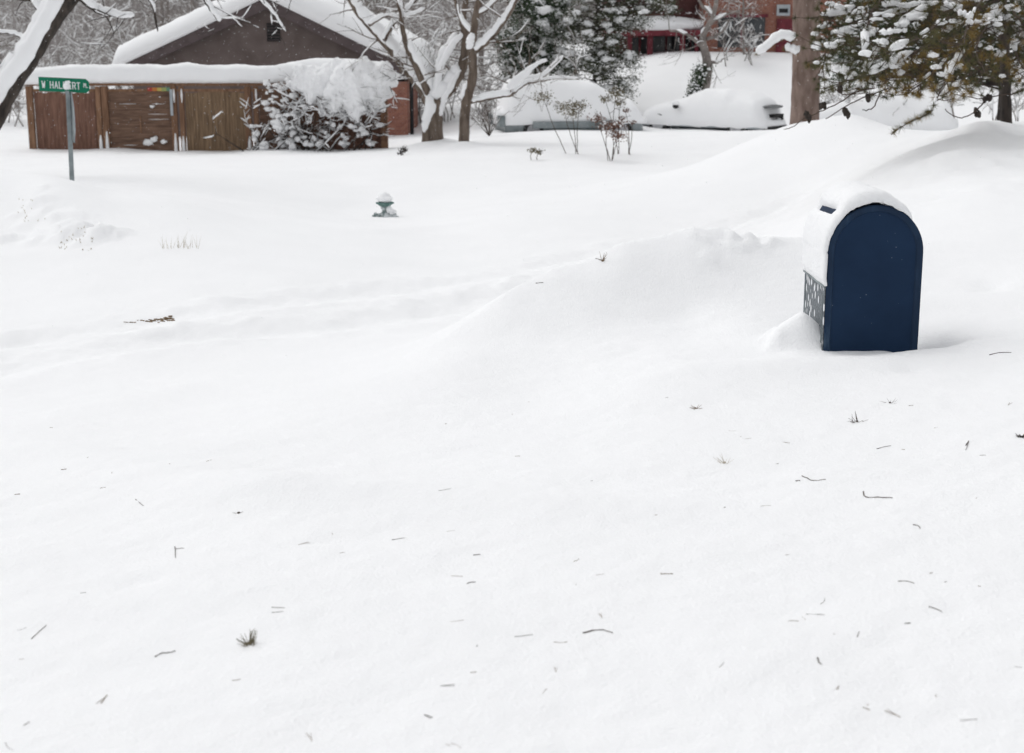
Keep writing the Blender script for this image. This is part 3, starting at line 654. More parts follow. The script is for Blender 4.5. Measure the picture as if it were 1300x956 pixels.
# ------------------------------------------------------------------ SNOW-LOADED VINE at the fence end
def vine():
    d = 37.3; r = random.Random(11); base = at(430,186,d)
    t = thing('climbing_shrub', (base.x, d, h1(base.x,d)), 'tangled climbing shrub sagging over the fence end under big lumps of snow', 'shrub')
    m = MB()
    for px, py, s in [(383,92,13),(398,100,22),(420,98,24),(445,98,26),(470,98,25),(490,98,17),(410,122,15),(428,118,21),(452,122,20),(474,122,17),(440,138,14),(458,137,11),(395,122,9),(482,135,10),(470,134,9),(376,104,10),(392,110,12),(497,105,9),(430,84,14),(460,84,15),(488,86,12),(382,112,7),(418,132,7),(447,143,9),(424,138,7),(496,120,5)]:
        q = at(px,py,d+r.uniform(-.1,.2)); k = s/ppm(d)
        m.blob((q.x,q.y,q.z),(k*.9,k*.6,k*.75),3,.3,1.8,r.random()*99)
        for c in range(2): m.blob((q.x+r.uniform(-.7,.7)*k,q.y-.1*k,q.z-r.uniform(.3,.8)*k),(k*.4,k*.4,k*.45),3,.5,2.4,r.random()*99)
    o = m.build('snow', M['snow'], t, True, remesh=.022)
    tx = bpy.data.textures.new('snow_lumps','CLOUDS'); tx.noise_scale = .16; tx.noise_depth = 3
    dm = o.modifiers.new('lumps','DISPLACE'); dm.texture = tx; dm.strength = .13; dm.mid_level = .5
    s = MB(); sm = MB(); lf = MB()
    for k in range(34):
        px = r.uniform(312,486); py = 186; p = at(px,py,d+.25+r.uniform(-.3,.1)); p.z = h1(p.x,p.y)-.05
        dr = V3(r.uniform(-.9,.9), r.uniform(-.2,.05), r.uniform(.5,1.1)).normalized(); L = r.uniform(.5,1.35)
        grow(s, sm, p, dr, L, r.uniform(.012,.028), 1, r, spread=.9, lift=.05, kids=(2,5), snow=.022 if px < 410 else .013, maxlvl=3, sskip=.4)
    for k in range(44):
        px = r.uniform(376,502); py = r.uniform(100,148); p = at(px,py,d-.12); grow(s, sm, p, V3(r.uniform(-1,1),-.25,r.uniform(-1,.5)), r.uniform(.3,.7), .012, 2, r, snow=.018, maxlvl=3)
    s.build('stems', M['darkbark'], t)
    # laden bits left of the main mass
    for px, py, w in [(345,152,11),(358,165,13),(340,135,8),(330,172,9),(372,168,9),(385,180,9),(405,180,10),(350,140,7),(322,160,6),(362,150,8),(398,176,6),(440,175,7),(455,160,9),(425,158,8),(470,178,7),(415,170,7),(388,134,8),(372,120,8),(362,128,6),(480,160,6),(335,183,11),(365,184,12),(436,184,9),(350,124,6),(344,116,5),(428,145,6),(462,172,8),(393,152,6),(410,145,7),(376,144,7),(352,110,9),(366,108,8),(340,106,7),(448,158,8),(418,156,6)]:
        q = at(px,py,d+.05); k = w/ppm(d); 
        for c in range(4): sm.blob((q.x+r.gauss(0,.45)*k,q.y+r.uniform(-.2,.1),q.z+r.gauss(0,.35)*k),(k*r.uniform(.3,.6),k*.4,k*r.uniform(.22,.45)),2,.8,2.5,r.random()*99)
    sm.build('snow', M['snow'], t, True)
    for k in range(1500):
        px = r.uniform(330,492); py = r.uniform(100,183); 
        if px < 385 and r.random() < .7: continue
        p = at(px,py,d+r.uniform(-.1,.35)); a = V3(r.gauss(0,1),r.gauss(0,1),r.gauss(0,1)).normalized()*.03; b = a.cross(V3(r.gauss(0,1),r.gauss(0,1),r.gauss(0,1))).normalized()*.018
        lf.quad(p-a,p-b,p+a,p+b)
    lf.build('leaves', M['dryleaf'], t)
vine()

# ------------------------------------------------------------------ TREES in the middle distance
def px_tree(name, d, label, mat, limbs, seed, snow=.05, twigs=True, thick=1.0, group=None, sub=(2,4), tw=(.4,1.1), zlow=-.1, sskip=0, smat='snow', minr=.004, dens=.38, plaster=()):
    """limbs: list of [(px,py,width_px), ...]; the first is the trunk"""
    r = random.Random(seed); p0 = at(limbs[0][0][0], limbs[0][0][1], d); g = h1(p0.x, d)
    t = thing(name, (p0.x, d, g), label, 'tree', group); pm = ppm(d)
    tr = MB(); sm = MB(); br = MB(); tsm = MB()
    w0 = 5
    for li, L in enumerate(limbs):
        dy = 0 if li < 1 else r.uniform(-.35,.35)
        pts = [at(a,b,d+dy*min(1,i/2)) for i,(a,b,w) in enumerate(L)]; rad = [w/2/pm for a,b,w in L]
        if li == 0: pts[0].z = min(pts[0].z, g)-.25
        P, Q = refine(pts, rad, 5, .012, r)
        tgt = tr if li == 0 else br
        tgt.tube(P, Q, 12 if li == 0 else 9)
        snow_on(sm, P, Q, thick, snow*min(1,(max(rad)*2*pm/12)**1.3), 9, r, sskip)
        if twigs and li > 0:
            for k in range(int(len(P)*dens)):
                i = r.randrange(len(P)//4, len(P)); p = P[i]
                if p.z < zlow: continue
                ax = V3(r.gauss(0,1), r.gauss(0,.7), r.gauss(.1,.7)).normalized()
                grow(br, tsm, p, ax, r.uniform(*tw), min(Q[i]*.4, .02), 1, r, spread=.8, lift=.1, kids=sub, snow=.012, maxlvl=2 if w0 > 3 else 3, minr=minr, sskip=.35)
    for L in plaster:
        P, Q = refine([at(a,b,d-max(.10,c*.42/pm)) for a,b,c in L], [c/2/pm for a,b,c in L], 5, .015, r)
        sm.tube(P, [q*(1+.25*mn.noise(p*5)) for p, q in zip(P,Q)], 10)
    tr.build('trunk', mat, t, True); br.build('branches', mat, t, True)
    sm.build('snow', M[smat], t, True)
    if tsm.v: tsm.build('twig_snow', M[smat], t, True)
    return t
px_tree('forked_tree', 36.6, 'forked bare tree near the fence end with snow plastered along its spreading limbs', M['bark'],
    [[(549,172,30),(550,150,24),(553,128,22)],
     [(550,140,17),(538,116,15),(522,95,13.5),(505,74,12),(487,52,10.5),(468,32,9),(452,12,8),(440,-12,7),(428,-60,5),(415,-110,3)],
     [(546,122,11),(538,105,10),(527,82,8.5),(517,60,7.5),(511,38,6),(508,18,4),(500,-10,3)],
     [(553,130,17),(568,116,15.5),(580,100,14.5),(588,80,13),(591,55,10),(588,25,8),(592,-15,7),(585,-80,5)],
     [(552,122,10),(558,95,9.5),(563,75,8),(576,55,6.5),(583,42,5)],
     [(487,52,6),(500,30,5),(520,10,4),(535,-10,3)],
     [(468,32,5),(490,20,4),(512,22,3),(540,12,2)]], 3, snow=.085, thick=1.1,
    plaster=([(540,168,8),(543,152,14),(547,134,15),(545,120,8)], [(558,146,6),(562,128,9),(572,110,8),(584,88,5)], [(552,118,8),(556,100,9),(562,80,8),(570,64,8),(579,50,8),(586,44,5)]))
px_tree('slender_tree', 35.8, 'slender leaning bare tree just right of the forked tree, one low limb reaching right', M['bark'],
    [[(588,176,14),(590,150,13),(594,122,12.5),(600,95,11.5),(600,60,10.5),(603,25,9),(610,-15,8),(605,-90,5)],
     [(597,130,5),(612,126,6),(635,122,6),(649,119,6),(657,108,6),(670,102,5),(690,96,4),(716,72,2)],
     [(600,66,8),(615,56,8),(630,40,7),(643,22,6),(655,0,5),(668,-30,4)],
     [(601,45,6),(585,25,5),(578,0,4),(572,-30,3)],
     [(652,118,4),(668,106,4.5),(680,104,3),(700,100,3),(735,100,2)],
     [(603,20,5),(622,8,4),(640,-12,3)]], 8, snow=.075, thick=1.1,
    plaster=([(596,62,6),(597,52,11),(600,42,5)], [(646,112,8),(656,102,12),(668,92,9),(680,82,6),(694,76,4)], [(608,122,5),(626,119,8),(646,117,7)]))
# leaning tree at the left edge
px_tree('leaning_tree', 27.5, 'thick dark trunk leaning in from the left edge, its upper side coated in snow', M['darkbark'],
    [[(-75,262,32),(-42,205,30),(-10,155,28),(12,112,26),(36,76,25),(54,45,25),(72,16,25),(88,-4,24),(120,-45,22),(160,-110,18),(210,-190,13)],
     [(160,-110,9),(215,-60,7),(250,-15,5),(268,12,3.5),(278,28,2)],[(215,-60,5),(280,-40,4),(320,-10,3),(345,15,2),(362,40,1)],[(190,-90,5),(180,-30,4),(196,15,3),(200,40,1.5)],
     [(64,30,12),(48,8,9),(40,-12,7),(30,-40,5)],
     [(95,-8,9),(112,6,7),(128,16,6),(150,20,4),(170,22,3)],
     [(0,135,8),(-20,110,7),(-50,60,6),(-80,10,4)],
     [(42,70,5),(30,50,4),(15,42,3),(-10,40,2)]], 21, snow=.06, thick=1.15, tw=(.3,.9), zlow=0.9, dens=.3, plaster=([(-40,180,14),(-12,135,20),(5,107,22),(24,80,23),(50,39,21),(69,5,20),(88,-24,20),(110,-64,16)],))
# the tall pine trunk right of the hatchback
def big_trunk():
    d = 31.0; p = at(1021,172,d); g = h1(p.x,d); t = thing('tall_pine', (p.x,d,g), 'thick grey-brown pine trunk standing between the buried hatchback and the snowbank', 'tree')
    r = random.Random(2); m = MB(); pts = [at(1020,190,d),at(1021,160,d),at(1023,110,d),at(1024,50,d),at(1024,0,d),at(1026,-60,d),at(1028,-200,d),at(1032,-420,d)]; pts[0].z = g-.4
    pm = ppm(d); rad = [20/pm,18.4/pm,17.6/pm,17.4/pm,17/pm,16.5/pm,15/pm,11/pm]
    P, Q = refine(pts, rad, 9, .004, r); n = 26; rings = []
    for i, (p_, q) in enumerate(zip(P,Q)):
        rings.append([(p_.x+q*math.cos(a)*(1+.05*mn.noise(V3(math.cos(a)*4,math.sin(a)*4,p_.z*2))), p_.y+q*math.sin(a)*(1+.05*mn.noise(V3(math.cos(a)*4,math.sin(a)*4,p_.z*2+9))), p_.z) for a in [2*math.pi*k/n for k in range(n)]])
    m.loft(rings); m.build('trunk', M['pinebark'], t, True)
    # short branch with a bolster of snow on each side
    br = MB(); sm = MB(); nm = MB(); om = MB()
    for L in ([(1006,52,6),(996,47,5),(985,52,4.5),(970,64,3),(960,68,2)], [(1030,62,5),(1048,60,4),(1062,58,4),(1082,62,3)], [(1012,68,4),(1004,64,3),(996,62,2)]):
        q = [at(a,b,d-.7) for a,b,w in L]; w_ = [w/2/pm for a,b,w in L]; P, Q = refine(q,w_,4,.01,r); br.tube(P,Q,6)
        snow_on(sm, P, Q, 1.2, .05, 8, r, .0)
        for k in range(16):
            p_ = P[r.randrange(len(P))]; needles(nm if r.random() < .6 else om, p_, V3(r.gauss(0,.6),r.gauss(0,.6),-.7), 18, .11, r)
    br.build('branch', M['twig'], t); sm.build('snow', M['snow'], t, True); nm.build('needles', M['needle'], t); om.build('needles', M['ochre'], t)
def needles(mb, p, d, n, L, r, w=.0032):
    d = d.normalized()
    for k in range(n):
        a = (d*.55+V3(r.gauss(0,.6), r.gauss(0,.6), r.gauss(0,.6))).normalized(); l = L*r.uniform(.7,1.1)
        s = a.cross(V3(r.gauss(0,1),r.gauss(0,1),r.gauss(0,1))).normalized()*w; q = p+a*l
        mb.v.extend((tuple(p-s), tuple(p+s), tuple(q))); o = len(mb.v); mb.f.append((o-3,o-2,o-1))
big_trunk()

# ------------------------------------------------------------------ NEAR PINE (upper right)
def near_pine():
    d = 19.5; r = random.Random(77); b = at(1281,160,d); g = h1(b.x,d); pm = ppm(d)
    t = thing('scrub_pine', (b.x,d,g), 'dark thin-trunked pine at the right edge, drooping snowy branches with ochre needles', 'tree')
    pts = [V3(b.x-.02,d,g-.3), at(1277,120,d), at(1275,60,d), at(1272,0,d), at(1268,-90,d), at(1266,-240,d), at(1262,-420,d)]
    m = MB(); P, Q = refine(pts, [.085,.072,.068,.065,.055,.04,.02], 5, .006, r); m.tube(P,Q,12); m.build('trunk', M['darkbark'], t, True)
    br = MB(); nd1 = MB(); nd2 = MB(); sn = MB()
    L = []
    # main limbs: trunk point py, then way points (px,py) and a depth offset
    mains = [((1272,-10),[(1220,10),(1150,28),(1090,50),(1052,62)],-2.0,.026), ((1274,10),[(1225,42),(1170,62),(1110,92),(1070,104)],-3.0,.024),
             ((1271,-40),[(1200,-25),(1130,-5),(1075,14),(1046,20)],-1.0,.026), ((1275,40),[(1240,50),(1215,76),(1198,108),(1186,134)],-4.2,.018),
             ((1274,20),[(1235,50),(1200,80),(1170,105),(1150,120)],-2.5,.02), ((1276,60),[(1262,80),(1235,92),(1214,110)],-2.2,.016),
             ((1272,-20),[(1240,0),(1205,22),(1170,45),(1130,66)],-3.6,.022), ((1270,-60),[(1230,-45),(1180,-30),(1110,-15)],-2,.024),
             ((1273,0),[(1290,20),(1310,45),(1335,80)],-2.0,.02), ((1274,30),[(1284,55),(1296,80),(1306,104)],-2.5,.016),
             ((1272,-30),[(1250,-5),(1232,25),(1222,60)],-4,.018), ((1273,5),[(1255,30),(1240,60),(1250,95)],-3.2,.016),
             ((1271,-50),[(1190,-30),(1120,0),(1100,40),(1096,78)],-2.4,.022), ((1272,-25),[(1210,0),(1160,20),(1110,70),(1090,112)],-1.5,.02),
             ((1271,-10),[(1200,12),(1120,20),(1060,40),(1045,84)],-1.2,.02), ((1273,15),[(1215,35),(1185,50),(1140,85),(1120,108)],-.8,.02),
             ((1275,25),[(1290,30),(1315,25)],-1.0,.02), ((1272,-45),[(1290,-20),(1315,5)],-2.6,.02), ((1273,-5),[(1240,15),(1190,60),(1165,90),(1140,96)],-1.9,.02)]
    tufts = []
    for (a, way, dd, rr) in mains:
        q = [at(a[0],a[1],d)]; n = len(way)
        for i, (x, y) in enumerate(way): q.append(at(x,y,d+dd*(i+1)/n))
        P, Q = refine(q, [rr*1.25]+[rr*1.25*(1-.75*(i+1)/n) for i in range(n)], 5, .012, r); br.tube(P,Q,6)
        snow_on(sn, P, Q, 1, .040, 6, r, .38, .7)
        for i in range(3, len(P)):
            for k in range(3 if i > len(P)*.35 else 1):
                ax = V3(r.gauss(0,.8), r.gauss(0,.5), r.gauss(-.08,.45)).normalized()+(P[i]-P[i-1]).normalized()*.5; ax.normalize()
                l = r.uniform(.12,.42); e = P[i]+ax*l
                if row(e) > 126: continue
                mid = P[i]+ax*l*.5+V3(0,0,-.02)
                br.tube([P[i],mid,e],[.006,.005,.003],4); tufts.append((e,ax,dd)); 
                if r.random() < .7: tufts.append((mid,ax,dd))
        tufts.append((P[-1], (P[-1]-P[-2]).normalized(), dd)); 
    ocz = [at(1185,105,17), at(1170,90,17), at(1240,45,17), at(1298,75,17), at(1200,125,16), at(1260,10,17)]
    for e, ax, dd in tufts:
        pxx = 650+FPX*e.x/(e.y*CP+(CZ-e.z)*SP); oc = r.random() < .07 or any((e-c).length < (1.0+abs(e.y-c.y)*.5) and abs(e.x-c.x) < .24 and abs(e.z-c.z) < .26 for c in ocz) and r.random() < .75
        needles(nd2 if oc else nd1, e, ax, 52, .088, r, .0026)
        if r.random() < .06:
            k = r.uniform(.02,.05); sn.blob((e.x,e.y,e.z+.02),(k*1.4,k,k*.75),2,.5,2,r.random()*99)
    # named big bolsters of snow
    for px, py, wx, wy, dd in [(1085,34,9,6,-1),(1100,40,9,7,-1),(1075,40,9,5,-1),(1064,42,7,5,-1),(1122,18,9,5,-2),(1112,24,8,4,-2),(1105,36,9,7,-1),(1104,60,5,9,-1),(1150,30,11,6,-2),(1165,22,10,7,-2),(1140,38,9,5,-2),(1120,52,9,6,-3),(1130,40,9,6,-3),(1225,18,8,7,-3),(1234,28,5,5,-3),(1250,28,8,5,-3),(1262,24,7,5,-3),(1160,75,11,7,0),(1088,16,12,12,.6),(1068,88,9,8,.6),(1080,92,7,8,.6),(1150,6,12,6,-1),(1240,56,6,5,-1),(1180,4,12,6,0),(1270,68,7,8,-.6),(1222,86,4,3,-1),(1060,6,8,6,-1),(1210,6,9,5,-2),(1295,92,7,9,.5),(1056,54,6,5,-.5),(1245,97,9,5,.6),(1286,10,9,6,-2),(1130,4,10,6,-1)]:
        q = at(px,py,d+dd); k = 1/ppm(d+dd)
        sl_ = r.uniform(-.5,.3)
        for c in range(8):
            f_ = r.uniform(-1,1); sn.blob((q.x+f_*wx*k,q.y+r.uniform(-.07,.07),q.z+f_*sl_*wy*k+r.uniform(-.25,.25)*wy*k),(wx*k*r.uniform(.25,.55),wx*k*.4,wy*k*r.uniform(.25,.6)),2,.9,2.2,r.random()*99)
    # needled tip hanging lowest
    tip = [at(1184,140,15.2),at(1172,148,15.1),at(1158,153,15.0),at(1143,162,15.0),at(1131,171,15.0)]
    br.tube(tip,[.008,.007,.006,.005,.004],5)
    for k in range(30):
        i = r.random()*3.99; p = tip[int(i)].lerp(tip[int(i)+1], i%1); needles(nd1 if k%3 else nd2, p, V3(-.5,0,r.uniform(-.6,.3)), 16, .085, r, .0026)
    br.build('branches', M['twig'], t); nd1.build('needles', M['needle'], t); nd2.build('needles', M['ochre'], t); sn.build('snow', M['snow'], t, True)
    # bare cone-bearing twigs under the branches
    cn = MB(); tw = MB()
    for L, cones in [([(1110,112),(1085,118),(1066,130),(1040,142),(1022,150),(1004,162),(995,164)], [(1046,133),(1024,147)]),
                     ([(1128,112),(1092,126),(1070,138),(1048,151)], [(1073,143),(1101,124)]),
                     ([(1060,112),(1070,120),(1082,119),(1100,118)], [(1065,112)]),
                     ([(1117,118),(1110,134),(1102,140),(1095,139)], []),
                     ([(1305,110),(1290,118),(1262,122),(1240,125),(1214,120)], [(1253,126),(1246,90)]),
                     ([(1250,126),(1240,140),(1224,149),(1210,147),(1200,138)], [(1239,143)]),
                     ([(1180,150),(1150,170),(1125,160)], [])][:6]:
        q = [at(a,b,17.2) for a,b in L]; P, Q = refine(q,[.009-.005*i/len(q) for i in range(len(q))],4,.008,r); tw.tube(P,Q,5)
        for a,b in cones:
            c = at(a,b,17.2)
            for k in range(3):
                cc = MB(); v = V3(r.uniform(-.04,.04),r.uniform(-.04,.04),r.uniform(-.03,.03)); cc.blob(tuple(c+v),(.026,.024,.045),2,.8,6,r.random()*50); cc.build('pine_cone', M['cone'], t)
    tw.build('bare_twigs', M['twig'], t)
near_pine()

# ------------------------------------------------------------------ laden evergreens
def evergreen(name, d, label, zones, seed, mat='leaf', nclump=70, group=None, size=.34, snowp=.6, leafn=70, tpx=None, sk=1.0, leaf=.05):
    """zones: (px,py,rx_px,ry_px) ellipses the crown fills"""
    r = random.Random(seed); pm = ppm(d); x0 = at(tpx or zones[0][0],100,d).x; g = h1(x0,d)
    t = thing(name, (x0,d,g), label, 'tree', group)
    m = MB(); m.tube([V3(x0,d+.1,g-.4),V3(x0,d+.1,g+1.5),V3(x0+.1,d+.1,g+3.5),V3(x0+.1,d,g+5.5)],[.07,.06,.05,.02],7)
    lf = MB(); sn = MB(); tot = sum(z[2]*z[3] for z in zones)
    for (px,py,rx,ry) in zones:
        k = max(3, int(nclump*rx*ry/tot))
        for i in range(k):
            a = r.uniform(0,2*math.pi); q = math.sqrt(r.random()); c = at(px+rx*q*math.cos(a), py+ry*q*math.sin(a), d)
            c.y += r.uniform(-1,1)*rx/pm*.8*math.sqrt(max(0,1-q*q)); s = size*r.uniform(.6,1.25)
            m.tube([V3(x0,d+.1,c.z-.1), (V3(x0,d+.1,c.z-.1)+c)/2+V3(0,0,.05), c],[.02,.015,.008],4)
            for j in range(leafn):
                v = V3(r.gauss(0,.45),r.gauss(0,.4),r.gauss(-.05,.33))*s; p = c+v
                u = V3(r.gauss(0,1),r.gauss(0,1),r.gauss(-.4,.6)).normalized(); w = u.cross(V3(r.gauss(0,1),r.gauss(0,1),r.gauss(0,1))).normalized(); l = leaf*r.uniform(.6,1.3)
                lf.quad(p, p+u*l*.5+w*l*.28, p+u*l, p+u*l*.5-w*l*.28)
                if r.random() < .05: sn.blob((p.x,p.y,p.z+.01),(.04*sk,.03*sk,.018*sk),1,.4)
            if r.random() < snowp:
                b = r.uniform(.5,1)*sk
                sn.blob((c.x+r.gauss(0,.05),c.y-.08,c.z+s*.28),(s*.5*b,s*.42*b,s*.24*b),2,.75,2.1,r.random()*99)
                sn.blob((c.x+r.gauss(0,.15)*s,c.y-.12,c.z+s*.16),(s*.32*b,s*.3*b,s*.2*b),2,.8,2.4,r.random()*99)
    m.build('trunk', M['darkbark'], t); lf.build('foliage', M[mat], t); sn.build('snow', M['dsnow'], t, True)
evergreen('evergreen_tree', 49, 'broad dark evergreen left of the buried van roof, heavy slabs of snow on it', [(680,40,42,50),(660,75,28,26),(700,80,22,26),(690,0,34,25)], 31, nclump=150, size=.44, leafn=190, snowp=.62, leaf=.07)
evergreen('evergreen_tree', 48.2, 'dense olive evergreen reaching down to the middle of the van roof, dusted with snow', [(755,30,36,60),(750,85,30,34),(785,95,26,32),(795,20,22,30),(830,10,34,18)], 32, 'leaf2', nclump=160, size=.38, snowp=.42, leafn=190, leaf=.06)
evergreen('evergreen_tree', 26,  'dark hemlock behind the pine branches, right of the thick trunk', [(1150,50,40,40),(1070,50,26,58),(1100,60,34,46),(1120,0,50,40),(1215,75,40,34),(1280,40,40,50),(1215,20,50,40)], 34, nclump=260, size=.26, snowp=.13, leafn=150, leaf=.036, sk=.8, tpx=1276)

# ivy-clad stump
def ivy_stump():
    d = 46.8; r = random.Random(9); b = at(889,126,d); g = h1(b.x,d)
    t = thing('ivy_clad_tree', (b.x,d,g), 'small pale tree with an ivy skirt at its foot on the bank above the hatchback', 'tree')
    m = MB(); s = MB(); L = [at(890,128,d),at(897,100,d),at(898,80,d),at(894,62,d),at(893,45,d),at(905,20,d),at(912,-10,d)]
    P,Q = refine(L,[.17,.16,.15,.13,.1,.08,.06],5,.01,r); m.tube(P,Q,9); snow_on(s,P,Q,1,.03,7,r,.3)
    for w in ([(898,78),(908,80),(916,76)],[(894,62),(880,50),(868,42),(850,38)],[(897,50),(915,42),(925,25)],[(905,20),(890,5),(880,-15)],[(893,45),(902,30),(922,18),(940,14)]):
        q = [at(a,c,d) for a,c in w]; P,Q = refine(q,[.06-.04*i/len(q) for i in range(len(q))],4,.02,r); m.tube(P,Q,6); snow_on(s,P,Q,1,.03,6,r,.3)
        for p in P[2::2]: grow(m,s,p,V3(r.gauss(0,1),r.gauss(0,.5),r.gauss(0,1)),r.uniform(.5,1.1),.018,1,r,kids=(2,3),snow=.010,maxlvl=3,sskip=.5)
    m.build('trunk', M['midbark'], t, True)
    lf = MB()
    for k in range(2600):
        f = r.random(); px = 893-14*f+r.gauss(0,5.5*(1-.3*f)); py = 84+40*f+r.gauss(0,2); p = at(px,py,d+r.uniform(-.3,.2)); u = V3(r.gauss(0,1),r.gauss(0,1),r.gauss(0,1)).normalized()*.05; w = u.cross(V3(1,r.random(),.3)).normalized()*.03
        lf.quad(p,p+u*.5+w,p+u,p+u*.5-w)
        if r.random() < .07: s.blob((p.x,p.y-.05,p.z),(.045,.04,.03),1,.4)
    lf.build('ivy', M['leaf'], t); s.build('snow', M['snow'], t, True)
ivy_stump()

# ------------------------------------------------------------------ RED HOUSE on the bank
def red_house():
    d = 56.0; A = lambda px,py,dd=0: at(px,py,d+dd)
    t = thing('red_house', (A(900,80).x,d,.8), 'dark red and brick house on the bank at the back, mostly hidden by trees', 'house')
    z0 = .3; zt = 4.6
    xa, xm, xb = A(782,50).x, A(893,50).x, A(1075,50).x
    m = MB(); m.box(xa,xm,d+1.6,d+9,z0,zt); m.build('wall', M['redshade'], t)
    m = MB(); m.box(xm+.002,xb,d,d+9,z0,zt+.4); m.build('brick_wall', M['brick'], t)
    m = MB(); m.box(xa-.4,xb+.4,d-.5,d+9.5,zt+.41,zt+.6); m.build('roof', M['trim'], t)
    e0, e1 = A(788,38), A(893,47)
    m = MB(); m.box(xa-.25,xm-.01,d-.35,d+1.58,e0.z-.22,e0.z+.0); pr = m.build('porch_roof', M['red'], t)
    m = MB(); m.blob(((xa+xm)/2,d+.55,e0.z+.2),((xm-xa)/2+.25,1.15,.33),3,.12,3); m.build('snow_layer', M['snow'], pr, True)
    for px, w in ((799,5),(825,6.5),(866,6),(884,4)):
        x = A(px,60).x; k = w/2/ppm(d); m = MB(); m.box(x-k,x+k,d-.12,d+.1,z0,e0.z-.221); m.build('post', M['red'], t)
    for a, b, y0, y1 in ((803,821,48,76),(829,862,46,80),(870,882,50,80)):
        p, q = A(a,y0,1.5), A(b,y1,1.5); m = MB(); m.box(p.x,q.x,d+1.52,d+1.597,q.z,p.z); w = m.build('window', M['glass'], t)
        m = MB(); mx = (p.x+q.x)/2; m.box(mx-.04,mx+.04,d+1.47,d+1.518,q.z+.001,p.z-.001); m.box(p.x-.06,q.x+.06,d+1.46,d+1.519,p.z+.001,p.z+.08); m.build('frame', M['red'], w)
    for a,b,y0,y1 in ((912,970,22,60),):
        p, q = A(a,y0), A(b,y1); m = MB(); m.box(p.x,q.x,d-.05,d-.002,q.z,p.z); w = m.build('window', M['glass'], t)
        m = MB(); m.box(p.x-.1,q.x+.1,d-.09,d-.053,p.z+.0,p.z+.12); m.box((p.x+q.x)/2-.04,(p.x+q.x)/2+.04,d-.085,d-.052,q.z,p.z-.002); m.build('frame', M['red'], w)
    p, q = A(986,24), A(1006,82); m = MB(); m.box(p.x,q.x+.5,d-.07,d-.004,q.z-.3,p.z); dr = m.build('door', M['red'], t)
    m = MB(); m.box(p.x+.1,q.x+.4,d-.085,d-.072,(p.z+q.z)/2-.5,(p.z+q.z)/2-.42); m.build('panel_moulding', M['trim'], dr)
    p, q = A(986,6), A(1002,20); m = MB(); m.box(p.x,q.x,d-.12,d-.004,q.z,p.z); lb = m.build('wall_box', M['carpaint'], t)
    m = MB(); m.box(p.x+.08,q.x-.08,d-.13,d-.122,(p.z+q.z)/2-.1,(p.z+q.z)/2+.06); m.build('slot', M['black'], lb)
red_house()

# ------------------------------------------------------------------ BURIED CARS
def car(name, x, y, rz, label, prof, L, W, Hc, paint, snowth, bare, zc, glass=True, drift=True, extra=None):
    """prof: [(u, z)] roofline from rear (u=0) to nose (u=1); local +x is forward"""
    t = thing(name, (x,y,zc), label, 'car', 'cars buried under snow', rz, local=True)
    us = [p[0] for p in prof]; zs = [p[1] for p in prof]
    def ring(u, inset=0, z0=.28, add=0, wadd=0, seed=0):
        xx = (u-.5)*L; zt = float(np.interp(u, us, zs))*Hc; out = []; e = min(1, max(0,u/.06), max(0,(1-u)/.09))**.5
        hw = W/2*(.80+.20*e)+wadd; zt2 = z0+(zt+add-z0)*(.72+.28*e)
        belt = .62*Hc
        for k in range(21):
            q = math.pi*k/20; c, s = math.cos(q), math.sin(q)
            yy = hw*(abs(c)**.45)*(1 if c > 0 else -1); z = z0+(zt2-z0)*(abs(s)**.62)
            if z > belt: yy *= 1-.20*(z-belt)/(max(zt2,belt+.01)-belt+.2)
            if seed: n = mn.noise(V3(xx*1.3,yy*1.6,z*1.6+seed))*.05+mn.noise(V3(xx*4,yy*4,z*4+seed))*.018; yy += n*(1 if c>0 else -1); z += n*1.2
            out.append((xx, yy, z))
        return out+[(xx,-hw*.9,z0-.02),(xx,hw*.9,z0-.02)]
    m = MB(); m.loft([ring(u) for u in np.linspace(0,1,40)]); body = m.build('body', paint, t, True)
    m = MB(); rings = []
    for u in np.linspace(-.03,1.03,64):
        rings.append(ring(min(max(u,.0),1.0), z0=bare(u), add=snowth, wadd=.045, seed=3+x))
        rings[-1] = [(a+(u-min(max(u,0),1))*L*1.0, b*(.93 if u < 0 or u > 1 else 1), c) for a,b,c in rings[-1]]
    m.loft(rings); m.build('snow_layer', M['snow'], t, True)
    for wx in (-.31*L, .33*L):
        for s in (-1,1):
            m = MB(); m.tube([V3(wx,s*(W/2-.2),.32),V3(wx,s*(W/2+.012),.32)],[.32,.32],20); wl = m.build('wheel', M['tyre'], t)
            m = MB(); m.tube([V3(wx,s*(W/2+.014),.32),V3(wx,s*(W/2+.022),.32)],[.2,.2],16); m.build('rim', M['rim'], wl)
    if extra: extra(t)
    return t
hatch = [(0,.42),(.02,.66),(.07,.80),(.16,.93),(.30,1.0),(.50,.985),(.62,.86),(.70,.72),(.85,.62),(.96,.52),(1,.36)]
van = [(0,.55),(.02,.86),(.08,.97),(.25,1.0),(.5,.99),(.64,.93),(.76,.74),(.82,.66),(.93,.60),(.98,.48),(1,.34)]
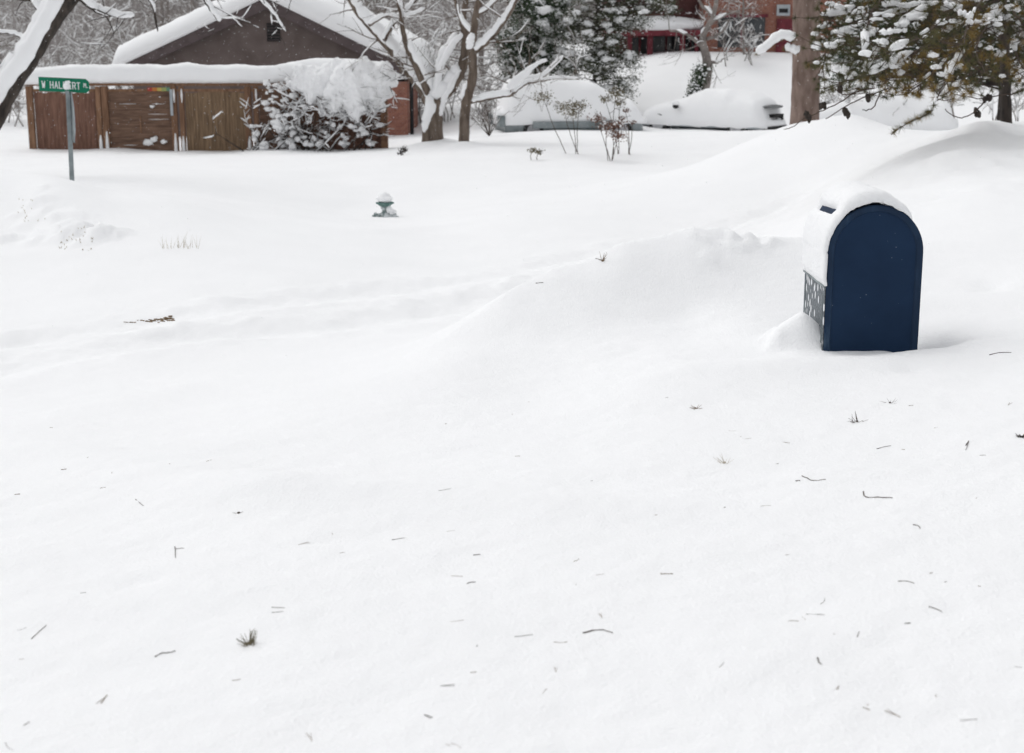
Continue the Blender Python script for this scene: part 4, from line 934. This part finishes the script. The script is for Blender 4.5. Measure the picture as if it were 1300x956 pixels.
def hatch_extra(t):
    # rear window and tail lights show through at the tail
    m = MB(); m.loft([[(-2.115+dx,-.60+.2*abs(0),.94+dz),(-2.06+dx,-.30,.975+dz),(-2.05+dx,.0,.985+dz),(-2.06+dx,.30,.975+dz),(-2.115+dx,.52,.94+dz),(-2.17+dx,.42,.885+dz),(-2.19+dx,.0,.875+dz),(-2.17+dx,-.46,.885+dz)] for dx,dz in ((-.075,.0),(.2,0))])
    m.build('rear_window', M['glass'], t)
    m = MB(); m.box(-2.32,-2.1,-.26,.20,.60,.70); m.box(-2.319,-2.1,-.40,-.30,.52,.70); m.build('licence_recess', M['black'], t)
    m = MB(); m.box(-2.30,-2.1,-.70,.62,.24,.34); m.build('bumper', M['tyre'], t)
    for s in (-1,1):
        m = MB(); m.blob((.72,s*.98,.90),(.09,.13,.085),2,.1); mi = m.build('mirror', M['tyre'], t, True)
        m = MB(); m.blob((.72,s*.99,.99),(.12,.14,.08),2,.2); m.build('snow', M['snow'], mi, True)
p = at(902,160,45.5)
car('parked_car', p.x, 45.5, R(180-36), 'low hatchback under a smooth sheet of snow, dark slot of rear window showing', hatch, 4.3, 1.72, 1.36, M['carpaint'], .10,
    lambda u: .30+.05*mn.noise(V3(u*9,0,0)), -1.22, extra=hatch_extra)
def van_extra(t):
    m = MB()
    for k, (a, b) in enumerate(((-2.0,-.12),)): m.box(a+.62,a+3.1,-1.0,-.9,.40,.60)
    m.build('sill', M['vanpaint'], t)
    for s in (-1,1):
        m = MB(); m.box(-2.37,-2.2,s*.62-.18,s*.62+.18,.45,.78); m.build('tail_lamp', M['vanpaint'], t)
p = at(722,160,44.5)
car('parked_car', p.x, 44.5, R(13), 'tall van-like car under deep snow behind the dried flower stalks', van, 4.35, 1.8, 1.66, M['vanpaint'], .22,
    lambda u: .50+.05*mn.noise(V3(u*7,2,0)), -1.30, extra=van_extra)
p = at(1112,155,41)
car('parked_car', p.x, 41, R(165), 'car reduced to a low white mound behind the snowbank under the pine branches', hatch, 4.2, 1.75, 1.3, M['carpaint'], .2,
    lambda u: .32, -1.12)

# ------------------------------------------------------------------ dried flower stalks and small shrubs
def stalk_plant(px, py, d, heads, label, seed, group='dried flower bushes in front of the van', mat='drygreen'):
    r = random.Random(seed); b = at(px,py,d); g = h1(b.x,d)
    t = thing('flower_bush', (b.x,d,g), label, 'bush', group); st = MB(); hd = MB(); sn = MB(); pm = ppm(d)
    for (hx,hy,hr) in heads:
        top = at(hx,hy,d+r.uniform(-.2,.2)); base = V3(b.x+r.uniform(-.08,.08),d+r.uniform(-.1,.1),g-.1); mid = (base*.45+top*.55)+V3(r.uniform(-.06,.06),0,0)
        P,Q = refine([base,mid,top],[.010,.008,.005],5,.008,r); st.tube(P,Q,5)
        for k in range(5): grow(st,None,P[-1-r.randrange(4)],V3(r.gauss(0,1),r.gauss(0,.6),r.uniform(0,1)),hr/pm*1.1,.005,2,r,kids=(2,4),maxlvl=3,minr=.0025)
        for k in range(int(hr*14)):
            a = V3(r.gauss(0,.5),r.gauss(0,.45),r.gauss(0,.26))*(hr/pm); p = top+a; u = V3(r.gauss(0,1),r.gauss(0,1),r.gauss(0,1)).normalized()*.035; w = u.cross(V3(r.random(),1,.3)).normalized()*.02
            hd.quad(p,p+u*.5+w,p+u,p+u*.5-w)
            if r.random() < .12: sn.blob((p.x,p.y,p.z+.02),(.026,.025,.018),1,.3)
    st.build('stems', M['twig'], t); hd.build('flower_heads', M[mat], t)
    if sn.v: sn.build('snow', M['snow'], t, True)
stalk_plant(718,188,33,[(690,124,12)],'single leaning dried flower stalk, leftmost of those before the van',1)
stalk_plant(732,188,33,[(716,136,12),(735,134,13),(726,143,10)],'dried flower bush with a wide flat brown head before the van',2)
stalk_plant(776,192,32,[(757,150,9),(772,160,14),(784,172,11),(786,158,8)],'low dried bush with reddish clustered heads before the van',3,mat='dryleaf')
stalk_plant(783,188,33,[(782,118,11),(768,126,7),(787,130,7)],'tall thin dried stalk with snow-tipped brown head beside the reddish bush',4)
stalk_plant(796,190,33,[(794,140,4),(790,150,4),(803,155,3)],'bare wispy grass-like stalks right of the reddish bush',5,mat='dryleaf')
stalk_plant(512,198,33.5,[(512,190,6),(508,194,4)],'tip of a small dark shrub poking out of snow near the forked tree',6,'shrub tips poking from the snow','darkbark')
stalk_plant(680,194,31.5,[(676,191,5),(684,193,5)],'low snow-buried shrub tip in front of the van',7,'shrub tips poking from the snow')
def bare_shrub():
    r = random.Random(4); d = 40; b = at(621,164,d); g = h1(b.x,d); t = thing('bare_shrub', (b.x,d,g), 'small bare vase-shaped shrub at the rear of the buried van', 'bush'); m = MB(); s = MB()
    for k in range(9): grow(m,s,V3(b.x,d,g),V3(r.uniform(-.7,.7),r.uniform(-.4,.4),1),r.uniform(.6,1.1),.016,1,r,kids=(2,3),snow=.01,maxlvl=3,sskip=.5)
    m.build('stems', M['twig'], t); s.build('snow', M['snow'], t, True)
bare_shrub()

# ------------------------------------------------------------------ BACKGROUND WOODS
def bare_tree(seed, hgt, rr, mats, snowk, fork=True):
    r = random.Random(seed)
    t = thing('bare_tree', (0,0,0), 'x', 'tree', 'bare trees of the snowy wood', local=True)
    tr = MB(); br = MB(); sn = MB()
    lean = V3(r.uniform(-.10,.10), r.uniform(-.1,.1), 1)
    pts = [V3(0,0,-.5)]; 
    for i in range(9): pts.append(pts[-1]+V3(lean.x+r.gauss(0,.05),lean.y+r.gauss(0,.05),1)*(hgt/9))
    rad = [rr*(1-.8*i/9) for i in range(10)]; P,Q = refine(pts,rad,3,.02,r); tr.tube(P,Q,8)
    snow_on(sn,P,Q,1,.02,5,r,.3)
    for k in range(20):
        i = r.randrange(3,len(P)-2); 
        if r.random() < .55: i = r.randrange(3, max(5,len(P)//2))
        a = r.uniform(0,2*math.pi); dr = V3(math.cos(a),math.sin(a),r.uniform(-.05,.6))
        grow(br,sn,P[i],dr,r.uniform(1.0,2.6),min(Q[i]*.4,.05),1,r,spread=.85,lift=.08,kids=(3,5),snow=.014*snowk,maxlvl=3,minr=.008,sskip=.45)
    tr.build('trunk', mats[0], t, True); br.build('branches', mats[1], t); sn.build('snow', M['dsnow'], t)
    return t
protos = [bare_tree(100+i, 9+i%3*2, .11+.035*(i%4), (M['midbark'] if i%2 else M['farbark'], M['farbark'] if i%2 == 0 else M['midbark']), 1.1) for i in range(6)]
spots = []
rw = random.Random(42)
left = [(118,62,1.0),(70,58,.7),(100,70,.9),(150,72,.8),(185,64,.6),(212,60,.75),(15,60,.9),(-30,64,1),(40,66,.8),(250,75,.9),(-80,60,1),(135,80,1),(60,84,1),(10,80,1),(200,84,1),(-20,76,.9),(160,90,1),(110,92,1),(270,90,1),(30,96,1),(0,52,.6),
        (280,68,.7),(300,80,.8)]
mid = [(455,70,1.1),(466,66,1.2),(484,68,1.0),(500,72,.9),(520,76,.9),(440,80,1),(560,72,1),(615,62,.9),(632,70,1),(650,60,.8),(580,80,1),(600,84,1),(400,86,1),(660,76,1),(550,88,1),(500,88,1)]
right = [(945,53.8,.4),(1048,58,.8),(1090,60,1),(1130,56,.8),(1170,62,1),(1210,58,.9),(1250,64,1),(1300,60,1),(1350,58,1),(1190,74,1),(1100,76,1),(1280,78,1)]
BT = [('slim pale','at the far left behind the fence'),]
n_used = 0
used = set()
for sec, (lst, where) in enumerate(((left,'left of the brown house'),(mid,'between the brown house and the evergreens'),(right,'around the red house on the right'))):
    for i, (px, d, s) in enumerate(lst):
        k = (i*5+sec*2+rw.randrange(2)) % 6; p0 = at(px,60,d); z = h1(p0.x,d)
        o = protos[k] if k not in used else copy_tree(protos[k]); used.add(k)
        o.location = (p0.x,d,z-.1); o.rotation_euler.z = rw.uniform(0,6.28); o.scale = (s,s,s)
        o['label'] = 'snow-dusted bare woodland tree '+where; o['group'] = 'bare trees '+where
for k in range(6):
    if k not in used: protos[k].location = (60+k*3,60,0)
# far-off wood that reads as one mass
def far_wood():
    r = random.Random(1); m = MB()
    for k in range(3800):
        px = r.uniform(-700,2000); d = r.uniform(85,150); p = at(px,60,d); z = 0.2+(d-85)*.02; h = r.uniform(4,14); w = r.uniform(.02,.12)*(1.6 if r.random() < .15 else 1)
        m.tube([V3(p.x,d,z-1),V3(p.x+r.gauss(0,.3),d,z+h*.5),V3(p.x+r.gauss(0,.7),d,z+h)],[w,w*.7,w*.2],4,cap=False)
        for j in range(9):
            zz = z+r.uniform(.2,6); q = V3(p.x,d,zz); a = V3(r.gauss(0,1),r.gauss(0,.3),r.gauss(.3,.5)).normalized()*r.uniform(.8,2.6); m.tube([q,q+a*.5+V3(0,0,r.gauss(0,.15)),q+a],[.03,.022,.01],3,cap=False)
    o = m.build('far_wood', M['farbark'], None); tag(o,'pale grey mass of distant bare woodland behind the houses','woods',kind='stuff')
    s = MB()
    for k in range(6500):
        px = r.uniform(-700,2000); d = r.uniform(62,140); p = at(px,60,d); z = r.uniform(-.9,8)
        if z < .5 and d > 90: z += 1
        a = V3(r.gauss(0,1),r.gauss(0,.3),r.gauss(.1,.6)).normalized()*r.uniform(.4,1.6); q = V3(p.x,d,z); s.tube([q,q+a*.5+V3(0,0,r.gauss(0,.1)),q+a],[.012,.035,.012],4,cap=False)
    o = s.build('laden_twigs', M['dsnow'], None); tag(o,'snow lying on the distant woodland twigs','snow',kind='stuff')
far_wood()
def brush(px0, px1, d, n, hgt, label, seed, name='thicket', snow=.022, mat='midbark'):
    r = random.Random(seed); m = MB(); s = MB(); xm = at((px0+px1)/2,100,d).x; t = thing(name,(xm,d,h1(xm,d)),label,'thicket')
    for k in range(n):
        px = r.uniform(px0,px1); dd = d+r.uniform(-1.2,1.2); x = at(px,100,dd).x; p = V3(x,dd,h1(x,dd)-.1)
        grow(m,s,p,V3(r.uniform(-.5,.5),r.uniform(-.3,.3),1),hgt*r.uniform(.6,1.2),.024,1,r,spread=.9,lift=.05,kids=(4,6),snow=snow,maxlvl=3,minr=.006,sskip=.4)
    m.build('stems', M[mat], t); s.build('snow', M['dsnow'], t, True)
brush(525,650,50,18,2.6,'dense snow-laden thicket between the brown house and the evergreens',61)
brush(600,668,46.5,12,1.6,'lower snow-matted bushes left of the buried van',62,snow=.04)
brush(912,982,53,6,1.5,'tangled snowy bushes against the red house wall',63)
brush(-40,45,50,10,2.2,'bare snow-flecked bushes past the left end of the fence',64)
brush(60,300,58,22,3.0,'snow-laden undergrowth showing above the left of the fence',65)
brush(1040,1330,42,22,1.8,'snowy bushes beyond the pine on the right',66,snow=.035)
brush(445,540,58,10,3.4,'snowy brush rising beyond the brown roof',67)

# ------------------------------------------------------------------ debris on the snow
def twig_obj(name, pts, rad, label, cat='twig', group=None, mat='twig'):
    q = [ground_at(*p) if len(p) == 2 else p for p in pts]; c = sum(q, V3(0,0,0))/len(q); c.z = h1(c.x,c.y)
    P = [Vector((v.x,v.y,h1(v.x,v.y)+rad*.6)) for v in q]
    k = len(P)
    m = MB(); m.v = []; PP,Q = refine(P,[rad*(1-.5*i/max(1,k-1)) for i in range(k)],3,rad*.4,random.Random(k))
    m.tube(PP,Q,5)
    o = m.build(name, M[mat], None, True)
    me = o.data
    for v in me.vertices: v.co -= c
    o.location = c; tag(o,label,cat,group); return o
TW = [([(1096,625),(1099,632),(1114,632),(1133,633)],.0026,'bent dark twig in a hockey-stick shape, lying below the mailbox'),
      ([(1018,606),(1025,609),(1033,612),(1048,610)],.0022,'thin crooked twig on the snow left of the bent one'),
      ([(740,806),(752,802),(765,801),(778,806)],.0022,'long curved twig lying alone near the bottom centre'),
      ([(1159,667),(1166,668),(1168,672)],.0022,'short hooked twig curling at its end, right side'),
      ([(1140,739),(1150,739),(1161,742)],.0018,'straight tan stick lying on the right foreground'),
      ([(1179,773),(1187,775),(1196,778)],.0018,'short dark sliver at the lower right'),
      ([(1038,836),(1040,842),(1043,845)],.0022,'small dark curled twig at the bottom right edge'),
      ([(1088,811),(1091,802)],.0014,'short upright sliver near the bottom right'),
      ([(197,836),(206,831),(214,830),(223,829)],.0020,'broken twig at the lower left corner area'),
      ([(40,812),(50,803),(59,796)],.0016,'slanted twig alone at the far lower left'),
      ([(222,695),(223,709)],.0018,'tiny upright stalk left of centre'),
      ([(223,698),(234,697)],.0014,'tiny crosswise sprig touching the upright stalk'),
      ([(172,635),(182,643)],.0016,'short diagonal twig on the left low crest'),
      ([(601,707),(610,705)],.0018,'short dark twig at the centre of the foreground'),
      ([(593,742),(597,741),(604,740)],.0018,'small forked-looking twig left of centre bottom'),
      ([(756,330),(768,332)],.0026,'brown sprig on the street side of the drift'),
      ([(1113,571),(1121,569),(1131,567)],.0016,'double dry stick just below the mailbox tufts'),
      ([(1226,567),(1230,562),(1226,572)],.0018,'small hooked stalk at the right side'),
      ([(1256,452),(1268,450),(1284,448)],.0026,'grey stick half sunk to the right of the mailbox'),
      ([(1010,613),(1016,611)],.0022,'stub of twig left of the crooked one'),
      ([(345,772),(362,773)],.0012,'thin stick behind the needle tuft'),
      ([(345,778),(360,777)],.0012,'thin stick nearest behind the needle tuft'),
      ([(680,362),(690,361)],.0026,'dark speck of bark on the crest of the drift')]
for pts, rad, lab in TW: twig_obj('twig', pts, rad, lab, group='twigs fallen on the snow')
rn = random.Random(15)
for k in range(78):
    px = rn.uniform(560,1295) if rn.random() < .72 else rn.uniform(5,600); py = 500+380*rn.random()**1.0
    if rn.random() < .2: py = rn.uniform(880,950)
    c = ground_at(px,py); a = rn.uniform(-.5,.5)+(math.pi if rn.random() < .5 else 0); a = a if rn.random() < .4 else rn.uniform(0,6.28)
    l = .004+.024*rn.random()**2; 
    v = V3(math.cos(a),math.sin(a),0)*l; pts = [c-v, c+V3(rn.uniform(-.006,.006),rn.uniform(-.006,.006),0), c+v]
    if rn.random() < .35: w_ = V3(math.cos(a+.5),math.sin(a+.5),0)*l; pts = [c+w_, c-v*.9, c-v, c-v*.9+w_*.1, c+v]
    twig_obj('pine_needle', pts, rn.uniform(.0005,.0012), 'thin fallen pine needle lying on the foreground snow', 'pine needle', 'pine needles scattered on the snow', rn.choice(['deadneedle','twig','deadneedle']))
def tuft(px, py, n, L, lab, mat, seed, up=.5, w=.0015):
    r = random.Random(seed); c = ground_at(px,py); m = MB()
    for k in range(n):
        a = V3(r.gauss(0,.8),r.gauss(0,.5),r.uniform(.15,1)*up*1.6).normalized(); l = L*r.uniform(.6,1.1); s = a.cross(V3(0,1,0)).normalized()*w; b = V3(r.gauss(0,.006),r.gauss(0,.006),-.004)
        m.loft([[tuple(b-s),tuple(b+s),tuple(b+V3(0,-w,0))],[tuple(b+a*l-s*.3),tuple(b+a*l+s*.3),tuple(b+a*l+V3(0,-w*.3,0))]])
    m.blob((0,0,.002),(.007,.006,.005),1,.3)
    o = m.build('needle_tuft', M[mat], None); o.location = c; tag(o,lab,'needle tuft','needle tufts dropped on the snow')
tuft(316,820,30,.050,'bushy grey-green pine tuft standing at the lower left of the snow','drygreen',1,1.0)
tuft(920,588,16,.045,'pale sparse needle tuft in the middle of the foreground','drygrass',2,.8,.0010)
tuft(1088,536,14,.07,'dark spidery needle tuft just below the mailbox','twig',3,.35)
tuft(765,333,8,.07,'tiny brown tuft on the far side of the drift','deadneedle',4,.9,.002)
tuft(883,519,9,.04,'small tan tuft below the drift crest','deadneedle',5,.5)
tuft(1130,512,6,.05,'faint thin tuft between the mailbox and the crusted snow','twig',6,.4,.001)
tuft(1298,556,20,.03,'dark clump at the right edge of the snow','cone',7,.4,.003)
tuft(303,652,7,.03,'cluster of tiny dark specks on the left low crest','twig',8,.2)
# dead grass sticking through behind the rut, and bared verge in the wheel rut
def grass(px0,px1,py0,py1,n,L,lab,seed,mat='drygrass',w=.003):
    r = random.Random(seed); m = MB()
    for k in range(n):
        c = ground_at(r.uniform(px0,px1), py0+(py1-py0)*r.random()); a = V3(r.gauss(0,.35),r.gauss(0,.3),1).normalized()*L*r.uniform(.5,1.1); s = V3(w,0,0)
        m.tri(tuple(c-s),tuple(c+s),tuple(c+a))
    o = m.build('dead_grass', M[mat], None); tag(o,lab,'grass',kind='stuff')
grass(206,252,314,317,26,.20,'thin dead grass showing through the snow by the far corner',1,w=.0022)
def grit():
    r = random.Random(2); m = MB()
    for k in range(75):
        f = r.random()**.6; c = ground_at(152+68*f+r.gauss(0,1.5), 411.5-6*f+r.gauss(0,.9)); q = r.uniform(.003,.013)*(.4+f); m.blob((c.x,c.y,c.z+.001),(q*1.6,q*1.4,q*.6),1,.6)
    o = m.build('grit', M['deadneedle'], None); tag(o,'brown grit and flattened grass bared in the wheel rut','grit',kind='stuff')
grit()
grass(75,118,296,320,30,.035,'brown grass flecks in the broken bank',3,'drygrass',.006)
grass(20,60,252,285,16,.035,'grass flecks in the top of the broken bank',4,'drygrass',.006)

# ------------------------------------------------------------------ falling snow
def flakes():
    r = random.Random(99); m = MB(); O = [(1,0,0),(-1,0,0),(0,1,0),(0,-1,0),(0,0,1),(0,0,-1)]; F = [(0,2,4),(2,1,4),(1,3,4),(3,0,4),(2,0,5),(1,2,5),(3,1,5),(0,3,5)]
    for k in range(9000):
        d = 9+31*r.random()**.7; x = r.uniform(-.5,.5)*d*1.1; z = r.uniform(-1.1,3.2); s = r.uniform(.0025,.0055); m.add([(x+a*s,d+b*s,z+c*s) for a,b,c in O],F)
    o = m.build('falling_snow', M['snow'], None); tag(o,'sparse snowflakes drifting down','snow',kind='stuff')
flakes()

# drop bookkeeping property
for o in list(bpy.data.objects):
    if '_o' in o: del o['_o']

# ------------------------------------------------------------------ light
w = bpy.data.worlds.new('World'); sc.world = w; w.use_nodes = True; nt = w.node_tree
sky = nt.nodes.new('ShaderNodeTexSky'); sky.sky_type = 'NISHITA'; sky.sun_disc = False; EL, AZ = R(58), R(-50)
sky.sun_elevation = EL; sky.sun_rotation = AZ; sky.air_density = 1; sky.dust_density = 5; sky.ozone_density = 1
hs = nt.nodes.new('ShaderNodeHueSaturation'); hs.inputs['Saturation'].default_value = .10
nt.links.new(sky.outputs['Color'], hs.inputs['Color'])
mx = nt.nodes.new('ShaderNodeMixRGB'); mx.inputs['Fac'].default_value = .42; mx.inputs['Color2'].default_value = (7.4,7.5,7.7,1)   # cloud veil over the sky
nt.links.new(hs.outputs['Color'], mx.inputs['Color1'])
bg = nt.nodes['Background']; bg.inputs['Strength'].default_value = .1265; nt.links.new(mx.outputs['Color'], bg.inputs['Color'])
L = bpy.data.lights.new('sun','SUN'); L.energy = .4; L.angle = R(60); L.color = (1,.985,.96)
lo = bpy.data.objects.new('sun', L); col.objects.link(lo)
sd = V3(math.sin(AZ)*math.cos(EL), math.cos(AZ)*math.cos(EL), math.sin(EL))      # towards the sun: behind the houses, to the left
lo.rotation_euler = (-sd).to_track_quat('-Z','Y').to_euler()
cam = bpy.data.cameras.new('camera'); co = bpy.data.objects.new('camera', cam); col.objects.link(co)
co.location = (0,0,CZ); co.rotation_euler = (R(90)-PITCH,0,0)
cam.sensor_width = 36; cam.lens = 36*FPX/1300; cam.shift_y = -(478-433.5)/1300; cam.clip_end = 3000; cam.clip_start = .05
cam.dof.use_dof = True; cam.dof.focus_distance = 8.2; cam.dof.aperture_fstop = 4.0
sc.camera = co
sc.view_settings.view_transform = 'Standard'; sc.view_settings.look = 'None'; sc.view_settings.exposure = 0
sc.render.engine = 'CYCLES'; sc.cycles.use_denoising = True
